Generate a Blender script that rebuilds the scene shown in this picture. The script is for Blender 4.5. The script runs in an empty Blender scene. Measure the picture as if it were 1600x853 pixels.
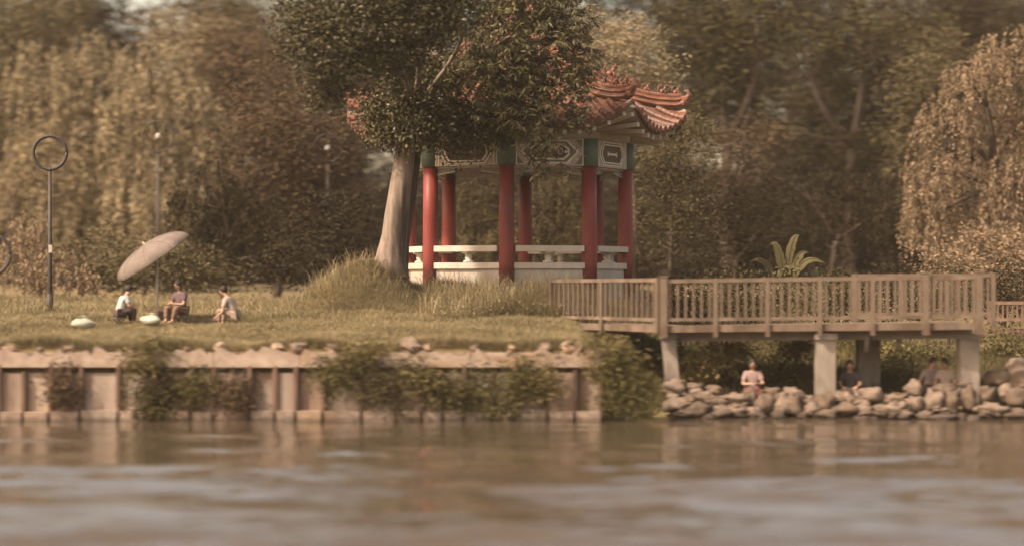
import bpy, bmesh, math, random
import numpy as np
from mathutils import Vector, Matrix, noise as mnoise

random.seed(11)
RNG = np.random.default_rng(7)
R = math.radians
sc = bpy.context.scene
COL = sc.collection

# ------------------------------------------------------------------ camera, sky, sun, exposure
CAM_H = 2.9
FPX = 3480.0            # focal length in photo pixels (1600 wide)
cam_d = bpy.data.cameras.new('camera')
cam = bpy.data.objects.new('camera', cam_d)
COL.objects.link(cam)
cam_d.sensor_width = 36.0
cam_d.lens = FPX / 1600 * 36
cam_d.clip_start = 0.5
cam_d.clip_end = 2000
cam.location = (0, 0, CAM_H)
cam.rotation_euler = (R(90) + math.atan(10.5 / FPX), 0, 0)
cam_d.dof.use_dof = True
cam_d.dof.focus_distance = 57.3
cam_d.dof.aperture_fstop = 0.285
cam_d.dof.aperture_ratio = 0.5
sc.camera = cam

SUN_EL, SUN_AZ = 47, 238         # azimuth clockwise from +Y
world = bpy.data.worlds.new('World')
sc.world = world
world.use_nodes = True
wn = world.node_tree
bg = wn.nodes['Background']
sky = wn.nodes.new('ShaderNodeTexSky')
sky.sky_type = 'NISHITA'
sky.sun_disc = False
sky.sun_elevation = R(SUN_EL)
sky.sun_rotation = R(SUN_AZ)
sky.air_density = 1.0
sky.dust_density = 4.0
sky.ozone_density = 0.5
tint = wn.nodes.new('ShaderNodeMix')
tint.data_type = 'RGBA'
tint.blend_type = 'MULTIPLY'
tint.inputs[0].default_value = 1.0
wn.links.new(sky.outputs[0], tint.inputs[6])
tint.inputs[7].default_value = (1.0, 0.755, 0.545, 1)
wn.links.new(tint.outputs[2], bg.inputs[0])
bg.inputs[1].default_value = 0.15

sun_d = bpy.data.lights.new('sun', 'SUN')
sun_d.energy = 2.6
sun_d.angle = R(3)
sun_d.color = (1.0, 0.825, 0.68)
sun = bpy.data.objects.new('sun', sun_d)
COL.objects.link(sun)
sdir = Vector((math.sin(R(SUN_AZ)) * math.cos(R(SUN_EL)), math.cos(R(SUN_AZ)) * math.cos(R(SUN_EL)), math.sin(R(SUN_EL))))
sun.rotation_euler = (-sdir).to_track_quat('-Z', 'Y').to_euler()
sun.location = (-30, -30, 40)

sc.view_settings.view_transform = 'Standard'
sc.view_settings.look = 'None'
sc.view_settings.gamma = 1.0
sc.view_settings.exposure = 1.5
sc.cycles.use_denoising = True
sc.cycles.max_bounces = 6
sc.cycles.diffuse_bounces = 3
sc.cycles.glossy_bounces = 3
sc.cycles.transmission_bounces = 3
sc.cycles.volume_bounces = 1
sc.cycles.caustics_reflective = False
sc.cycles.caustics_refractive = False
HAZE_DENSITY = 0.00025

# ------------------------------------------------------------------ helpers
def P(px, py, Y):
    "point at depth Y seen at photo pixel px, py (layout aid)"
    return Vector(((px - 800) * Y / FPX, Y, CAM_H + (437 - py) * Y / FPX))

def X(px, Y):
    return (px - 800) * Y / FPX

def Z(py, Y):
    return CAM_H + (437 - py) * Y / FPX

def link(o):
    COL.objects.link(o)
    return o

def tag(o, label=None, cat=None, group=None, kind=None):
    if label: o['label'] = label
    if cat: o['category'] = cat
    if group: o['group'] = group
    if kind: o['kind'] = kind
    return o

def thing(name, loc, label, cat, group=None, rz=0):
    o = bpy.data.objects.new(name, None)
    o.empty_display_size = 0.3
    o.location = loc
    o.rotation_euler = (0, 0, rz)
    link(o)
    return tag(o, label, cat, group)

class MB:
    "collects shapes into one mesh"
    def __init__(self):
        self.v, self.f = [], []
    def add(self, vs, fs):
        n = len(self.v)
        self.v += [tuple(p) for p in vs]
        self.f += [tuple(i + n for i in f) for f in fs]
        return self
    def box(self, c, s, rot=None):
        hx, hy, hz = s[0] / 2, s[1] / 2, s[2] / 2
        vs = [Vector((x, y, z)) for x in (-hx, hx) for y in (-hy, hy) for z in (-hz, hz)]
        if rot is not None: vs = [rot @ p for p in vs]
        c = Vector(c)
        return self.add([p + c for p in vs], [(0, 1, 3, 2), (4, 6, 7, 5), (0, 4, 5, 1), (2, 3, 7, 6), (0, 2, 6, 4), (1, 5, 7, 3)])
    def bar(self, a, b, w, h, up=(0, 0, 1)):
        a, b = Vector(a), Vector(b)
        d = b - a
        L = d.length
        y = d.normalized()
        x = y.cross(Vector(up)).normalized()
        z = x.cross(y)
        M = Matrix((x, y, z)).transposed()
        return self.box((a + b) / 2, (w, L, h), M)
    def tube(self, pts, rad, n=8, caps=True):
        pts = [Vector(p) for p in pts]
        if not hasattr(rad, '__len__'): rad = [rad] * len(pts)
        rings = []
        ref = Vector((0.13, 0.9, 0.35)).normalized()
        for i, p in enumerate(pts):
            t = (pts[min(i + 1, len(pts) - 1)] - pts[max(i - 1, 0)]).normalized()
            x = t.cross(ref)
            if x.length < 0.05: x = t.cross(Vector((1, 0, 0)))
            x.normalize()
            y = t.cross(x)
            rings.append([p + (x * math.cos(a) + y * math.sin(a)) * rad[i] for a in [2 * math.pi * k / n for k in range(n)]])
        vs = [q for r in rings for q in r]
        fs = []
        for i in range(len(pts) - 1):
            for k in range(n):
                fs.append((i * n + k, i * n + (k + 1) % n, (i + 1) * n + (k + 1) % n, (i + 1) * n + k))
        if caps:
            fs.append(tuple(range(n - 1, -1, -1)))
            fs.append(tuple((len(pts) - 1) * n + k for k in range(n)))
        return self.add(vs, fs)
    def lathe(self, c, prof, n=16):
        c = Vector(c)
        vs, fs = [], []
        for r, z in prof:
            for k in range(n):
                a = 2 * math.pi * k / n
                vs.append(c + Vector((r * math.cos(a), r * math.sin(a), z)))
        for i in range(len(prof) - 1):
            for k in range(n):
                fs.append((i * n + k, i * n + (k + 1) % n, (i + 1) * n + (k + 1) % n, (i + 1) * n + k))
        fs.append(tuple(range(n - 1, -1, -1)))
        fs.append(tuple((len(prof) - 1) * n + k for k in range(n)))
        return self.add(vs, fs)
    def ball(self, c, r, rot=None, nu=10, nv=7, rough=0.0, seed=0):
        c = Vector(c)
        if not hasattr(r, '__len__'): r = (r, r, r)
        vs = []
        for j in range(nv + 1):
            th = math.pi * j / nv
            for k in range(nu):
                a = 2 * math.pi * k / nu
                d = Vector((math.sin(th) * math.cos(a), math.sin(th) * math.sin(a), math.cos(th)))
                m = 1.0
                if rough: m += rough * mnoise.noise(d * 1.6 + Vector((seed, seed * .7, 0))) + rough * .45 * mnoise.noise(d * 4.3 + Vector((seed, 1, seed)))
                p = Vector((d.x * r[0], d.y * r[1], d.z * r[2])) * m
                if rot is not None: p = rot @ p
                vs.append(c + p)
        fs = [(j * nu + k, (j + 1) * nu + k, (j + 1) * nu + (k + 1) % nu, j * nu + (k + 1) % nu) for j in range(nv) for k in range(nu)]
        return self.add(vs, fs)
    def extrude(self, poly, d):
        "closed solid from planar polygon (3-D points) pushed along d"
        poly = [Vector(p) for p in poly]
        n = len(poly)
        d = Vector(d)
        fs = [tuple(range(n)), tuple(range(2 * n - 1, n - 1, -1))]
        fs += [(k, k + n, (k + 1) % n + n, (k + 1) % n) for k in range(n)]
        return self.add(poly + [p + d for p in poly], fs)
    def ring(self, outer, inner, d):
        "frame between two outlines with the same number of points, pushed along d"
        n = len(outer)
        d = Vector(d)
        o = [Vector(p) for p in outer]; i = [Vector(p) for p in inner]
        vs = o + i + [p + d for p in o] + [p + d for p in i]
        fs = []
        for k in range(n):
            l = (k + 1) % n
            fs += [(k, l, n + l, n + k), (2 * n + k, 3 * n + k, 3 * n + l, 2 * n + l), (k, 2 * n + k, 2 * n + l, l), (n + k, n + l, 3 * n + l, 3 * n + k)]
        return self.add(vs, fs)
    def mesh(self, name, origin=(0, 0, 0), smooth=False):
        o = Vector(origin)
        me = bpy.data.meshes.new(name)
        me.from_pydata([tuple(Vector(p) - o) for p in self.v], [], self.f)
        bm = bmesh.new(); bm.from_mesh(me)
        bmesh.ops.remove_doubles(bm, verts=bm.verts, dist=1e-5)
        bmesh.ops.recalc_face_normals(bm, faces=bm.faces)
        bm.to_mesh(me); bm.free()
        if smooth: me.polygons.foreach_set('use_smooth', [True] * len(me.polygons))
        me.update()
        return me

def place(name, me, m, parent=None, loc=(0, 0, 0), rz=0):
    o = bpy.data.objects.new(name, me)
    if m is not None and not me.materials: me.materials.append(m)
    o.location = loc
    o.rotation_euler = (0, 0, rz)
    if parent is not None: o.parent = parent
    return link(o)

def obj(name, mb, m, parent=None, smooth=False, origin=None):
    "mesh given in world coordinates; a part keeps its parent's origin"
    if origin is None:
        origin = Vector((0, 0, 0))
        p = parent
        while p is not None:
            origin += Vector(p.location)
            p = p.parent
        me = mb.mesh(name, origin, smooth)
        return place(name, me, m, parent)
    me = mb.mesh(name, origin, smooth)
    return place(name, me, m, parent, origin)

def np_obj(name, V, F, m, parent=None, colors=None, smooth=False):
    "fast mesh from arrays; F is n x k"
    origin = np.zeros(3)
    p = parent
    while p is not None:
        origin = origin + np.array(p.location); p = p.parent
    me = bpy.data.meshes.new(name)
    V = np.asarray(V, dtype=np.float32) - origin.astype(np.float32)
    F = np.asarray(F, dtype=np.int32)
    k = F.shape[1]
    me.vertices.add(len(V)); me.vertices.foreach_set('co', V.ravel())
    me.loops.add(F.size); me.loops.foreach_set('vertex_index', F.ravel())
    me.polygons.add(len(F)); me.polygons.foreach_set('loop_start', np.arange(0, F.size, k, dtype=np.int32))
    try: me.polygons.foreach_set('loop_total', np.full(len(F), k, dtype=np.int32))
    except Exception: pass
    me.update(calc_edges=True)
    if smooth: me.polygons.foreach_set('use_smooth', np.ones(len(F), dtype=bool))
    if colors is not None:
        at = me.color_attributes.new('tone', 'FLOAT_COLOR', 'POINT')
        c = np.ones((len(V), 4), dtype=np.float32); c[:, :3] = colors
        at.data.foreach_set('color', c.ravel())
    return place(name, me, m, parent)

# ------------------------------------------------------------------ materials
def new_mat(name):
    m = bpy.data.materials.new(name)
    m.use_nodes = True
    nt = m.node_tree
    b = nt.nodes['Principled BSDF']
    return m, nt, b

def noisy(name, c1, c2, scale=4, rough=0.75, stretch=(1, 1, 1), bump=0.0, c3=None, scale3=0.7, spec=0.3, detail=6):
    "base colour wandering between c1 and c2 by object-space noise, optional large patches of c3"
    m, nt, b = new_mat(name)
    tc = nt.nodes.new('ShaderNodeTexCoord')
    mp = nt.nodes.new('ShaderNodeMapping')
    mp.inputs['Scale'].default_value = stretch
    nt.links.new(tc.outputs['Object'], mp.inputs[0])
    nz = nt.nodes.new('ShaderNodeTexNoise')
    nz.inputs['Scale'].default_value = scale
    nz.inputs['Detail'].default_value = detail
    nz.inputs['Roughness'].default_value = 0.62
    nt.links.new(mp.outputs[0], nz.inputs['Vector'])
    rp = nt.nodes.new('ShaderNodeValToRGB')
    rp.color_ramp.elements[0].position = 0.33; rp.color_ramp.elements[0].color = (*c1, 1)
    rp.color_ramp.elements[1].position = 0.67; rp.color_ramp.elements[1].color = (*c2, 1)
    nt.links.new(nz.outputs[0], rp.inputs[0])
    out = rp.outputs[0]
    if c3 is not None:
        n3 = nt.nodes.new('ShaderNodeTexNoise')
        n3.inputs['Scale'].default_value = scale3
        n3.inputs['Detail'].default_value = 5
        nt.links.new(mp.outputs[0], n3.inputs['Vector'])
        r3 = nt.nodes.new('ShaderNodeValToRGB')
        r3.color_ramp.elements[0].position = 0.5
        r3.color_ramp.elements[1].position = 0.62
        nt.links.new(n3.outputs[0], r3.inputs[0])
        mx = nt.nodes.new('ShaderNodeMix'); mx.data_type = 'RGBA'
        nt.links.new(r3.outputs[0], mx.inputs[0])
        nt.links.new(out, mx.inputs[6])
        mx.inputs[7].default_value = (*c3, 1)
        out = mx.outputs[2]
    nt.links.new(out, b.inputs['Base Color'])
    b.inputs['Roughness'].default_value = rough
    b.inputs['Specular IOR Level'].default_value = spec
    if bump:
        bp = nt.nodes.new('ShaderNodeBump')
        bp.inputs['Strength'].default_value = bump
        bp.inputs['Distance'].default_value = 0.03
        nt.links.new(nz.outputs[0], bp.inputs['Height'])
        nt.links.new(bp.outputs[0], b.inputs['Normal'])
    return m

def leaf_mat(name, transl=0.16, rough=0.45, spec=0.25):
    m, nt, b = new_mat(name)
    at = nt.nodes.new('ShaderNodeAttribute'); at.attribute_name = 'tone'
    nt.links.new(at.outputs['Color'], b.inputs['Base Color'])
    b.inputs['Roughness'].default_value = rough
    b.inputs['Specular IOR Level'].default_value = spec
    tr = nt.nodes.new('ShaderNodeBsdfTranslucent')
    nt.links.new(at.outputs['Color'], tr.inputs[0])
    mx = nt.nodes.new('ShaderNodeMixShader')
    mx.inputs[0].default_value = transl
    nt.links.new(b.outputs[0], mx.inputs[1]); nt.links.new(tr.outputs[0], mx.inputs[2])
    nt.links.new(mx.outputs[0], nt.nodes['Material Output'].inputs[0])
    return m

M = {}
M['leaf'] = leaf_mat('leaf', 0.12, 0.8, 0.1)
M['near_leaf'] = leaf_mat('near leaf', 0.08, 0.5, 0.22)
M['grass'] = leaf_mat('grass', 0.25, 0.7)
M['bark'] = noisy('bark', (0.045, 0.034, 0.025), (0.09, 0.068, 0.05), 5, 0.9, (1, 1, 0.25), 0.6)
M['pale_bark'] = noisy('pale bark', (0.12, 0.096, 0.075), (0.25, 0.205, 0.165), 6, 0.9, (1, 1, 0.14), 1.0, (0.05, 0.04, 0.032), 2.6)
M['ground'] = noisy('ground', (0.085, 0.066, 0.035), (0.17, 0.135, 0.06), 1.3, 0.95, (1, 1, 1), 0.4)
M['red'] = noisy('red paint', (0.155, 0.030, 0.025), (0.205, 0.042, 0.034), 3, 0.5, (1, 1, 0.22), 0.1, (0.105, 0.034, 0.028), 1.6)
M['white_stone'] = noisy('white stone', (0.40, 0.355, 0.30), (0.54, 0.49, 0.43), 3, 0.75, (1, 1, 0.5), 0.1, (0.45, 0.39, 0.31), 0.8)
M['tile'] = noisy('orange glazed tile', (0.105, 0.050, 0.033), (0.185, 0.086, 0.054), 5, 0.5, (1, 1, 1), 0.15, (0.095, 0.055, 0.038), 1.5, 0.3)
M['tile_ridge'] = noisy('glazed ridge tile', (0.125, 0.054, 0.034), (0.22, 0.098, 0.058), 6, 0.5, (1, 1, 1), 0.1, (0.10, 0.052, 0.036), 2.0, 0.3)
M['beam_plain'] = noisy('grey painted beam', (0.29, 0.26, 0.215), (0.37, 0.335, 0.28), 2, 0.7)
M['teal'] = noisy('teal paint', (0.075, 0.115, 0.09), (0.10, 0.145, 0.115), 3, 0.6)
M['panel_ground'] = noisy('speckled panel', (0.24, 0.17, 0.15), (0.50, 0.44, 0.39), 26, 0.7)
M['panel_olive'] = noisy('olive panel', (0.10, 0.10, 0.075), (0.145, 0.14, 0.10), 6, 0.65)
M['panel_dark'] = noisy('dark panel', (0.045, 0.022, 0.016), (0.085, 0.05, 0.035), 8, 0.6)
M['line'] = noisy('pale line paint', (0.50, 0.46, 0.40), (0.64, 0.6, 0.54), 9, 0.6)
M['fringe'] = noisy('fretwork paint', (0.20, 0.2, 0.16), (0.36, 0.34, 0.29), 12, 0.7)
M['rail'] = noisy('weathered rail', (0.095, 0.072, 0.051), (0.165, 0.126, 0.092), 2.2, 0.85, (1, 1, 0.5), 0.15, (0.085, 0.062, 0.043), 1.7)
M['concrete'] = noisy('stained concrete', (0.20, 0.162, 0.128), (0.345, 0.29, 0.238), 2.2, 0.9, (1, 1, 0.35), 0.3, (0.155, 0.105, 0.075), 1.1)
M['pillar'] = noisy('pillar concrete', (0.20, 0.172, 0.142), (0.30, 0.262, 0.222), 3, 0.9, (1, 1, 0.4), 0.2, (0.13, 0.106, 0.085), 1.4)
M['pillar_dark'] = noisy('weathered pillar', (0.15, 0.13, 0.11), (0.23, 0.2, 0.17), 3, 0.9, (1, 1, 0.4), 0.2)
M['coping'] = noisy('weathered coping', (0.22, 0.172, 0.132), (0.38, 0.31, 0.25), 3, 0.95, (1, 1, 1), 0.5, (0.25, 0.18, 0.12), 1.2)
M['rust'] = noisy('rusty steel', (0.085, 0.056, 0.04), (0.18, 0.118, 0.085), 4, 0.9, (1, 1, 0.3), 0.3)
M['rust_wall'] = noisy('rust streaked panel', (0.125, 0.086, 0.062), (0.29, 0.222, 0.17), 3.5, 0.9, (1.6, 1, 0.16), 0.3, (0.36, 0.295, 0.235), 1.1)
M['rock'] = noisy('brown rock', (0.065, 0.048, 0.034), (0.145, 0.11, 0.08), 3, 0.9, (1, 1, 1), 0.6)
M['rock_pale'] = noisy('pale rock', (0.105, 0.08, 0.06), (0.21, 0.166, 0.128), 3, 0.9, (1, 1, 1), 0.6)
M['black_metal'] = noisy('dark painted metal', (0.028, 0.022, 0.018), (0.05, 0.042, 0.036), 6, 0.6)
M['lamp_glass'] = noisy('opal glass', (0.33, 0.31, 0.275), (0.38, 0.36, 0.32), 4, 0.3)
M['canvas'] = noisy('faded canvas', (0.115, 0.095, 0.082), (0.155, 0.128, 0.11), 5, 0.9)
M['pole'] = noisy('pale pole', (0.40, 0.34, 0.27), (0.48, 0.42, 0.34), 5, 0.6)
M['skin'] = noisy('skin', (0.33, 0.2, 0.135), (0.39, 0.245, 0.17), 8, 0.6)
M['hair'] = noisy('hair', (0.014, 0.011, 0.009), (0.026, 0.02, 0.017), 20, 0.6)
M['bag'] = noisy('white plastic', (0.27, 0.275, 0.215), (0.36, 0.365, 0.295), 6, 0.5)

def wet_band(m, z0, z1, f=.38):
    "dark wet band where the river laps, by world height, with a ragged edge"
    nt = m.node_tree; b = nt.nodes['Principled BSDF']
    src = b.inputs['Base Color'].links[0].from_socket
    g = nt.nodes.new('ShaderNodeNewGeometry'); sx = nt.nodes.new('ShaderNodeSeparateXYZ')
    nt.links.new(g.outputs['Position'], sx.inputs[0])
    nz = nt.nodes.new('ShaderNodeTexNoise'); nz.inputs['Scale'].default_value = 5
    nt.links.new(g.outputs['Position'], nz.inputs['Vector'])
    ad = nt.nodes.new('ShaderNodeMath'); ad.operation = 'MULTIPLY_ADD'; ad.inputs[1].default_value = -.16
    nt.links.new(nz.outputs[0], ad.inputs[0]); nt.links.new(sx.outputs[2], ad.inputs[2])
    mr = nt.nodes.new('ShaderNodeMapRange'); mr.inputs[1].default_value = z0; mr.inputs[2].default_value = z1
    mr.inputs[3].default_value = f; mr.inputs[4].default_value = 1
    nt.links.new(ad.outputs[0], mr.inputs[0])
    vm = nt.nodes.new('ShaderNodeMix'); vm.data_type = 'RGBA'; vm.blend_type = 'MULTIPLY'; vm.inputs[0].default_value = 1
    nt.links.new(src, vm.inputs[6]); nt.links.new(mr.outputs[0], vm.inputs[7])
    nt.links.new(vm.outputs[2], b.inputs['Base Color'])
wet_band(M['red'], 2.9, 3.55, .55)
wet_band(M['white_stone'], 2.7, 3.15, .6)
for k_ in ('rock', 'rock_pale'): wet_band(M[k_], -.02, .12)
for k_ in ('concrete', 'coping', 'rust', 'rust_wall'): wet_band(M[k_], -.06, .02, .5)

def cloth(name, c):
    return noisy(name, tuple(x * .85 for x in c), tuple(min(1, x * 1.12) for x in c), 9, 0.9)

# ------------------------------------------------------------------ terrain, water
WALL_Y = 46.0
WALL_X1 = 1.85          # wall ends here, rocks take over to the right
PAV = Vector((0.12, 60.0, 0))

def sstep(a, b, x):
    t = np.clip((x - a) / (b - a), 0, 1)
    return t * t * (3 - 2 * t)

def ground_z(x, y):
    x = np.asarray(x, dtype=float); y = np.asarray(y, dtype=float)
    left = 1.5 + 0.40 * sstep(46.5, 53, y) + 0.25 * sstep(54, 66, y) + 0.5 * sstep(66, 90, y)
    right = -0.9 + 1.05 * sstep(45.2, 47.6, y) + 1.25 * sstep(47.6, 54, y) + 0.75 * sstep(54, 64, y) + 0.45 * sstep(66, 90, y)
    k = sstep(1.2, 2.6, x)
    z = left * (1 - k) + right * k
    z = np.where((y < WALL_Y + 0.15) & (x < 2.2), -0.9, z)
    # rise under the pavilion and the grassy hump at the tree's foot
    d = np.hypot((x - 0.2) / 4.6, (y - 59.5) / 5.2)
    z = z + 0.62 * (1 - sstep(0.62, 1.25, d)) * (y > 47)
    z = z + 1.30 * np.exp(-(((x + 3.55) / 1.0) ** 2 + ((y - 55.4) / 1.5) ** 2))
    z = z + 0.50 * np.exp(-(((x + 4.75) / 0.75) ** 2 + ((y - 55.2) / 1.6) ** 2))
    z = z + 0.06 * np.sin(x * 1.9 + y * .7) * np.sin(y * 1.3 - x * .4)
    z = z - 0.35 * sstep(8.8, 10.5, x) * (1 - sstep(58, 64, y)) * (y > 48)
    return z

def gz(x, y):
    return float(ground_z(x, y))

def grid(xs, ys, fz):
    XX, YY = np.meshgrid(xs, ys)
    ZZ = fz(XX, YY)
    V = np.stack([XX.ravel(), YY.ravel(), ZZ.ravel()], 1)
    nx, ny = len(xs), len(ys)
    i = np.arange(nx * ny).reshape(ny, nx)
    F = np.stack([i[:-1, :-1].ravel(), i[:-1, 1:].ravel(), i[1:, 1:].ravel(), i[1:, :-1].ravel()], 1)
    return V, F

xs = np.concatenate([np.linspace(-420, -24, 18), np.linspace(-22, 22, 177), np.linspace(24, 420, 18)])
ys = np.concatenate([np.linspace(-60, 44.8, 12), np.linspace(45.0, 72, 136), np.linspace(73, 130, 30), np.linspace(140, 900, 16)])
V, F = grid(xs, ys, ground_z)
tag(np_obj('ground', V, F, M['ground'], smooth=True), kind='structure')

def water_z(x, y):
    z = np.zeros_like(x); lw = np.zeros_like(x)
    rg = np.random.default_rng(3)
    for i in range(46):
        small = i < 24
        wl = rg.uniform(0.22, 1.0) if small else rg.uniform(1.3, 4.2)
        ang = rg.normal(R(90), R(26 if small else 17))
        kx, ky = math.cos(ang) * 2 * math.pi / wl, math.sin(ang) * 2 * math.pi / wl
        amp = (0.0042 if small else 0.0046) * wl
        w = amp * np.sin(kx * x + ky * y + rg.uniform(0, 6.28))
        if small: z += w
        else: lw += w
    p = np.zeros_like(x)
    for i in range(12):     # wind patches, long across the river
        kx, ky = rg.uniform(-.5, .5), rg.uniform(.5, 2.6) * rg.choice([-1, 1])
        p += np.sin(kx * x + ky * y + rg.uniform(0, 6.28))
    p = np.clip(.70 + .32 * p / 2.0, .2, 1.5)
    fade = 1.55 - 0.45 * sstep(22, 31, y) - 0.82 * sstep(28, 43, y)
    return (z * p + lw * (.25 + .75 * p)) * fade

wx = np.concatenate([np.linspace(-420, -16, 30), np.arange(-15, 15.01, 0.07), np.linspace(16, 420, 30)])
wy = np.concatenate([np.linspace(-60, 18, 30), np.arange(18.5, 47.3, 0.055)])
V, F = grid(wx, wy, water_z)
m, nt, b = new_mat('river water')
b.inputs['Base Color'].default_value = (0.060, 0.048, 0.032, 1)
b.inputs['Roughness'].default_value = 0.05
b.inputs['IOR'].default_value = 1.5
nz = nt.nodes.new('ShaderNodeTexNoise'); nz.inputs['Scale'].default_value = 7; nz.inputs['Detail'].default_value = 4
tc = nt.nodes.new('ShaderNodeTexCoord'); mp = nt.nodes.new('ShaderNodeMapping'); mp.inputs['Scale'].default_value = (0.45, 1.6, 1)
nt.links.new(tc.outputs['Object'], mp.inputs[0]); nt.links.new(mp.outputs[0], nz.inputs['Vector'])
bp = nt.nodes.new('ShaderNodeBump'); bp.inputs['Strength'].default_value = 0.22; bp.inputs['Distance'].default_value = 0.02
nt.links.new(nz.outputs[0], bp.inputs['Height']); nt.links.new(bp.outputs[0], b.inputs['Normal'])
M['water'] = m
tag(np_obj('water', V, F, m, smooth=True), kind='structure')

# haze: one closed box round camera and scene
if HAZE_DENSITY > 0:
    hz = MB().box((0, 120, 6.5), (700, 700, 18))
    m = bpy.data.materials.new('warm haze'); m.use_nodes = True
    nt = m.node_tree
    nt.nodes.remove(nt.nodes['Principled BSDF'])
    pv = nt.nodes.new('ShaderNodeVolumePrincipled')
    pv.inputs['Color'].default_value = (0.93, 0.84, 0.74, 1)
    pv.inputs['Density'].default_value = HAZE_DENSITY
    pv.inputs['Anisotropy'].default_value = 0.0
    nt.links.new(pv.outputs[0], nt.nodes['Material Output'].inputs['Volume'])
    ho = obj('haze', hz, m)
    tag(ho, kind='stuff')

# ------------------------------------------------------------------ foliage
def norm(a):
    return a / np.maximum(np.linalg.norm(a, axis=1, keepdims=True), 1e-6)

def leaves(C, D, L, W, c1, c2, jit=0.18, spray=None):
    "quads: base, side, tip, side. C base points, D directions, L lengths, W widths"
    n = len(C)
    D = norm(D)
    rnd = RNG.normal(size=(n, 3))
    S = norm(np.cross(D, rnd))
    N = np.cross(S, D)
    L = np.broadcast_to(np.asarray(L, float), (n,))[:, None]
    W = np.broadcast_to(np.asarray(W, float), (n,))[:, None]
    mid = C + D * L * 0.45 + N * L * 0.09
    V = np.stack([C, mid - S * W / 2, C + D * L, mid + S * W / 2], 1).reshape(-1, 3)
    F = np.arange(4 * n).reshape(n, 4)
    t = RNG.random((n, 1)) if spray is None else np.clip(spray[:, None] + RNG.normal(0, .18, (n, 1)), 0, 1)
    col = np.asarray(c1)[None] * (1 - t) + np.asarray(c2)[None] * t
    col = col * (1 + RNG.uniform(-jit, jit, (n, 1)))
    return V, F, np.repeat(np.clip(col, 0.004, 1), 4, axis=0)

def merge(parts):
    Vs, Fs, Cs, o = [], [], [], 0
    for V, F, C in parts:
        Vs.append(V); Fs.append(F + o); Cs.append(C); o += len(V)
    return np.concatenate(Vs), np.concatenate(Fs), np.concatenate(Cs)

def clump_leaves(c, r, n_leaf, size, c1, c2, style='broad', aspect=0.45, spray_n=34, droop=0.35):
    "leaf sprays scattered in the outer part of an ellipsoid with a lumpy outline"
    c = np.asarray(c, float); r = np.asarray(r, float)
    ns = max(6, int(n_leaf / spray_n))
    U = norm(RNG.normal(size=(ns, 3)))
    lump = np.array([1 + 0.30 * mnoise.noise(Vector(u) * 2.1 + Vector(c) * 1.7) + .2 * mnoise.noise(Vector(u) * 5.3 + Vector(c)) for u in U])
    rad = (0.45 + 0.58 * RNG.random(ns) ** 0.55) * lump
    S = c + U * r * rad[:, None]
    tone = np.clip(RNG.normal(0.5, 0.28, ns), 0, 1)
    if style == 'weep':
        keep = U[:, 2] > -0.55
        S, U, tone = S[keep], U[keep], tone[keep]
        ns = len(S)
        k = spray_n
        T = np.tile(np.linspace(0, 1, k), ns)
        ln = np.repeat(RNG.uniform(.35, 1.0, ns) * r[2] * 0.9, k)
        B = np.repeat(S, k, 0)
        out = np.repeat(U * np.array([1, 1, 0]), k, 0)
        B = B + out * (0.18 * np.sqrt(T) * ln)[:, None] + np.stack([np.zeros_like(T), np.zeros_like(T), -T * T * ln * .8 - .2 * T * ln], 1)
        B = B + RNG.normal(0, size * .22, B.shape)
        D = np.stack([RNG.normal(0, .45, len(B)), RNG.normal(0, .45, len(B)), -np.ones(len(B))], 1)
    elif style == 'rosette':
        k = spray_n
        kr = 9                                   # leaves per rosette
        nr = max(1, k // kr)
        S2 = np.repeat(S, nr, 0) + RNG.normal(0, .20, (ns * nr, 3))
        tone = np.repeat(tone, nr)
        B = np.repeat(S2, kr, 0)
        a = RNG.uniform(0, 6.28, len(B))
        D = np.stack([np.cos(a), np.sin(a), RNG.uniform(-1.5, 0.15, len(B))], 1)
        tone = np.repeat(tone, kr)
        L = size * RNG.uniform(.7, 1.2, len(B))
        return leaves(B, D, L, L * aspect, c1, c2, .22, tone)
    else:
        k = spray_n
        sp = size * 2.0
        B = np.repeat(S, k, 0) + RNG.normal(0, 1, (ns * k, 3)) * np.array([sp, sp, sp * .6])
        D = RNG.normal(size=B.shape) + np.repeat(U, k, 0) * .7 + np.array([0, 0, -droop])
    tone = np.repeat(tone, k)
    L = size * RNG.uniform(.6, 1.25, len(B))
    return leaves(B, D, L, L * aspect, c1, c2, .16, tone)

def limb_pts(a, b, n=7, bend=0.12):
    a, b = Vector(a), Vector(b)
    d = (b - a).length
    off = Vector((random.uniform(-1, 1), random.uniform(-1, 1), random.uniform(-.2, .6))) * d * bend
    return [a.lerp(b, i / (n - 1)) + off * math.sin(math.pi * i / (n - 1)) for i in range(n)]

GREEN = ((0.0313, 0.0301, 0.0136), (0.0708, 0.0623, 0.0267))
DARK = ((0.0177, 0.0153, 0.0082), (0.0389, 0.0324, 0.0159))  # leaf tone set low, painting in the deep shade beneath the crowns
PALE = ((0.1575, 0.1325, 0.0786), (0.3016, 0.2508, 0.1539))
STRAW = ((0.1427, 0.1095, 0.069), (0.2744, 0.2063, 0.1326))
BROWN = ((0.0627, 0.0463, 0.0281), (0.1033, 0.0741, 0.0429))
OLIVE = ((0.0573, 0.0504, 0.0258), (0.1183, 0.0993, 0.0515))

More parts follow.
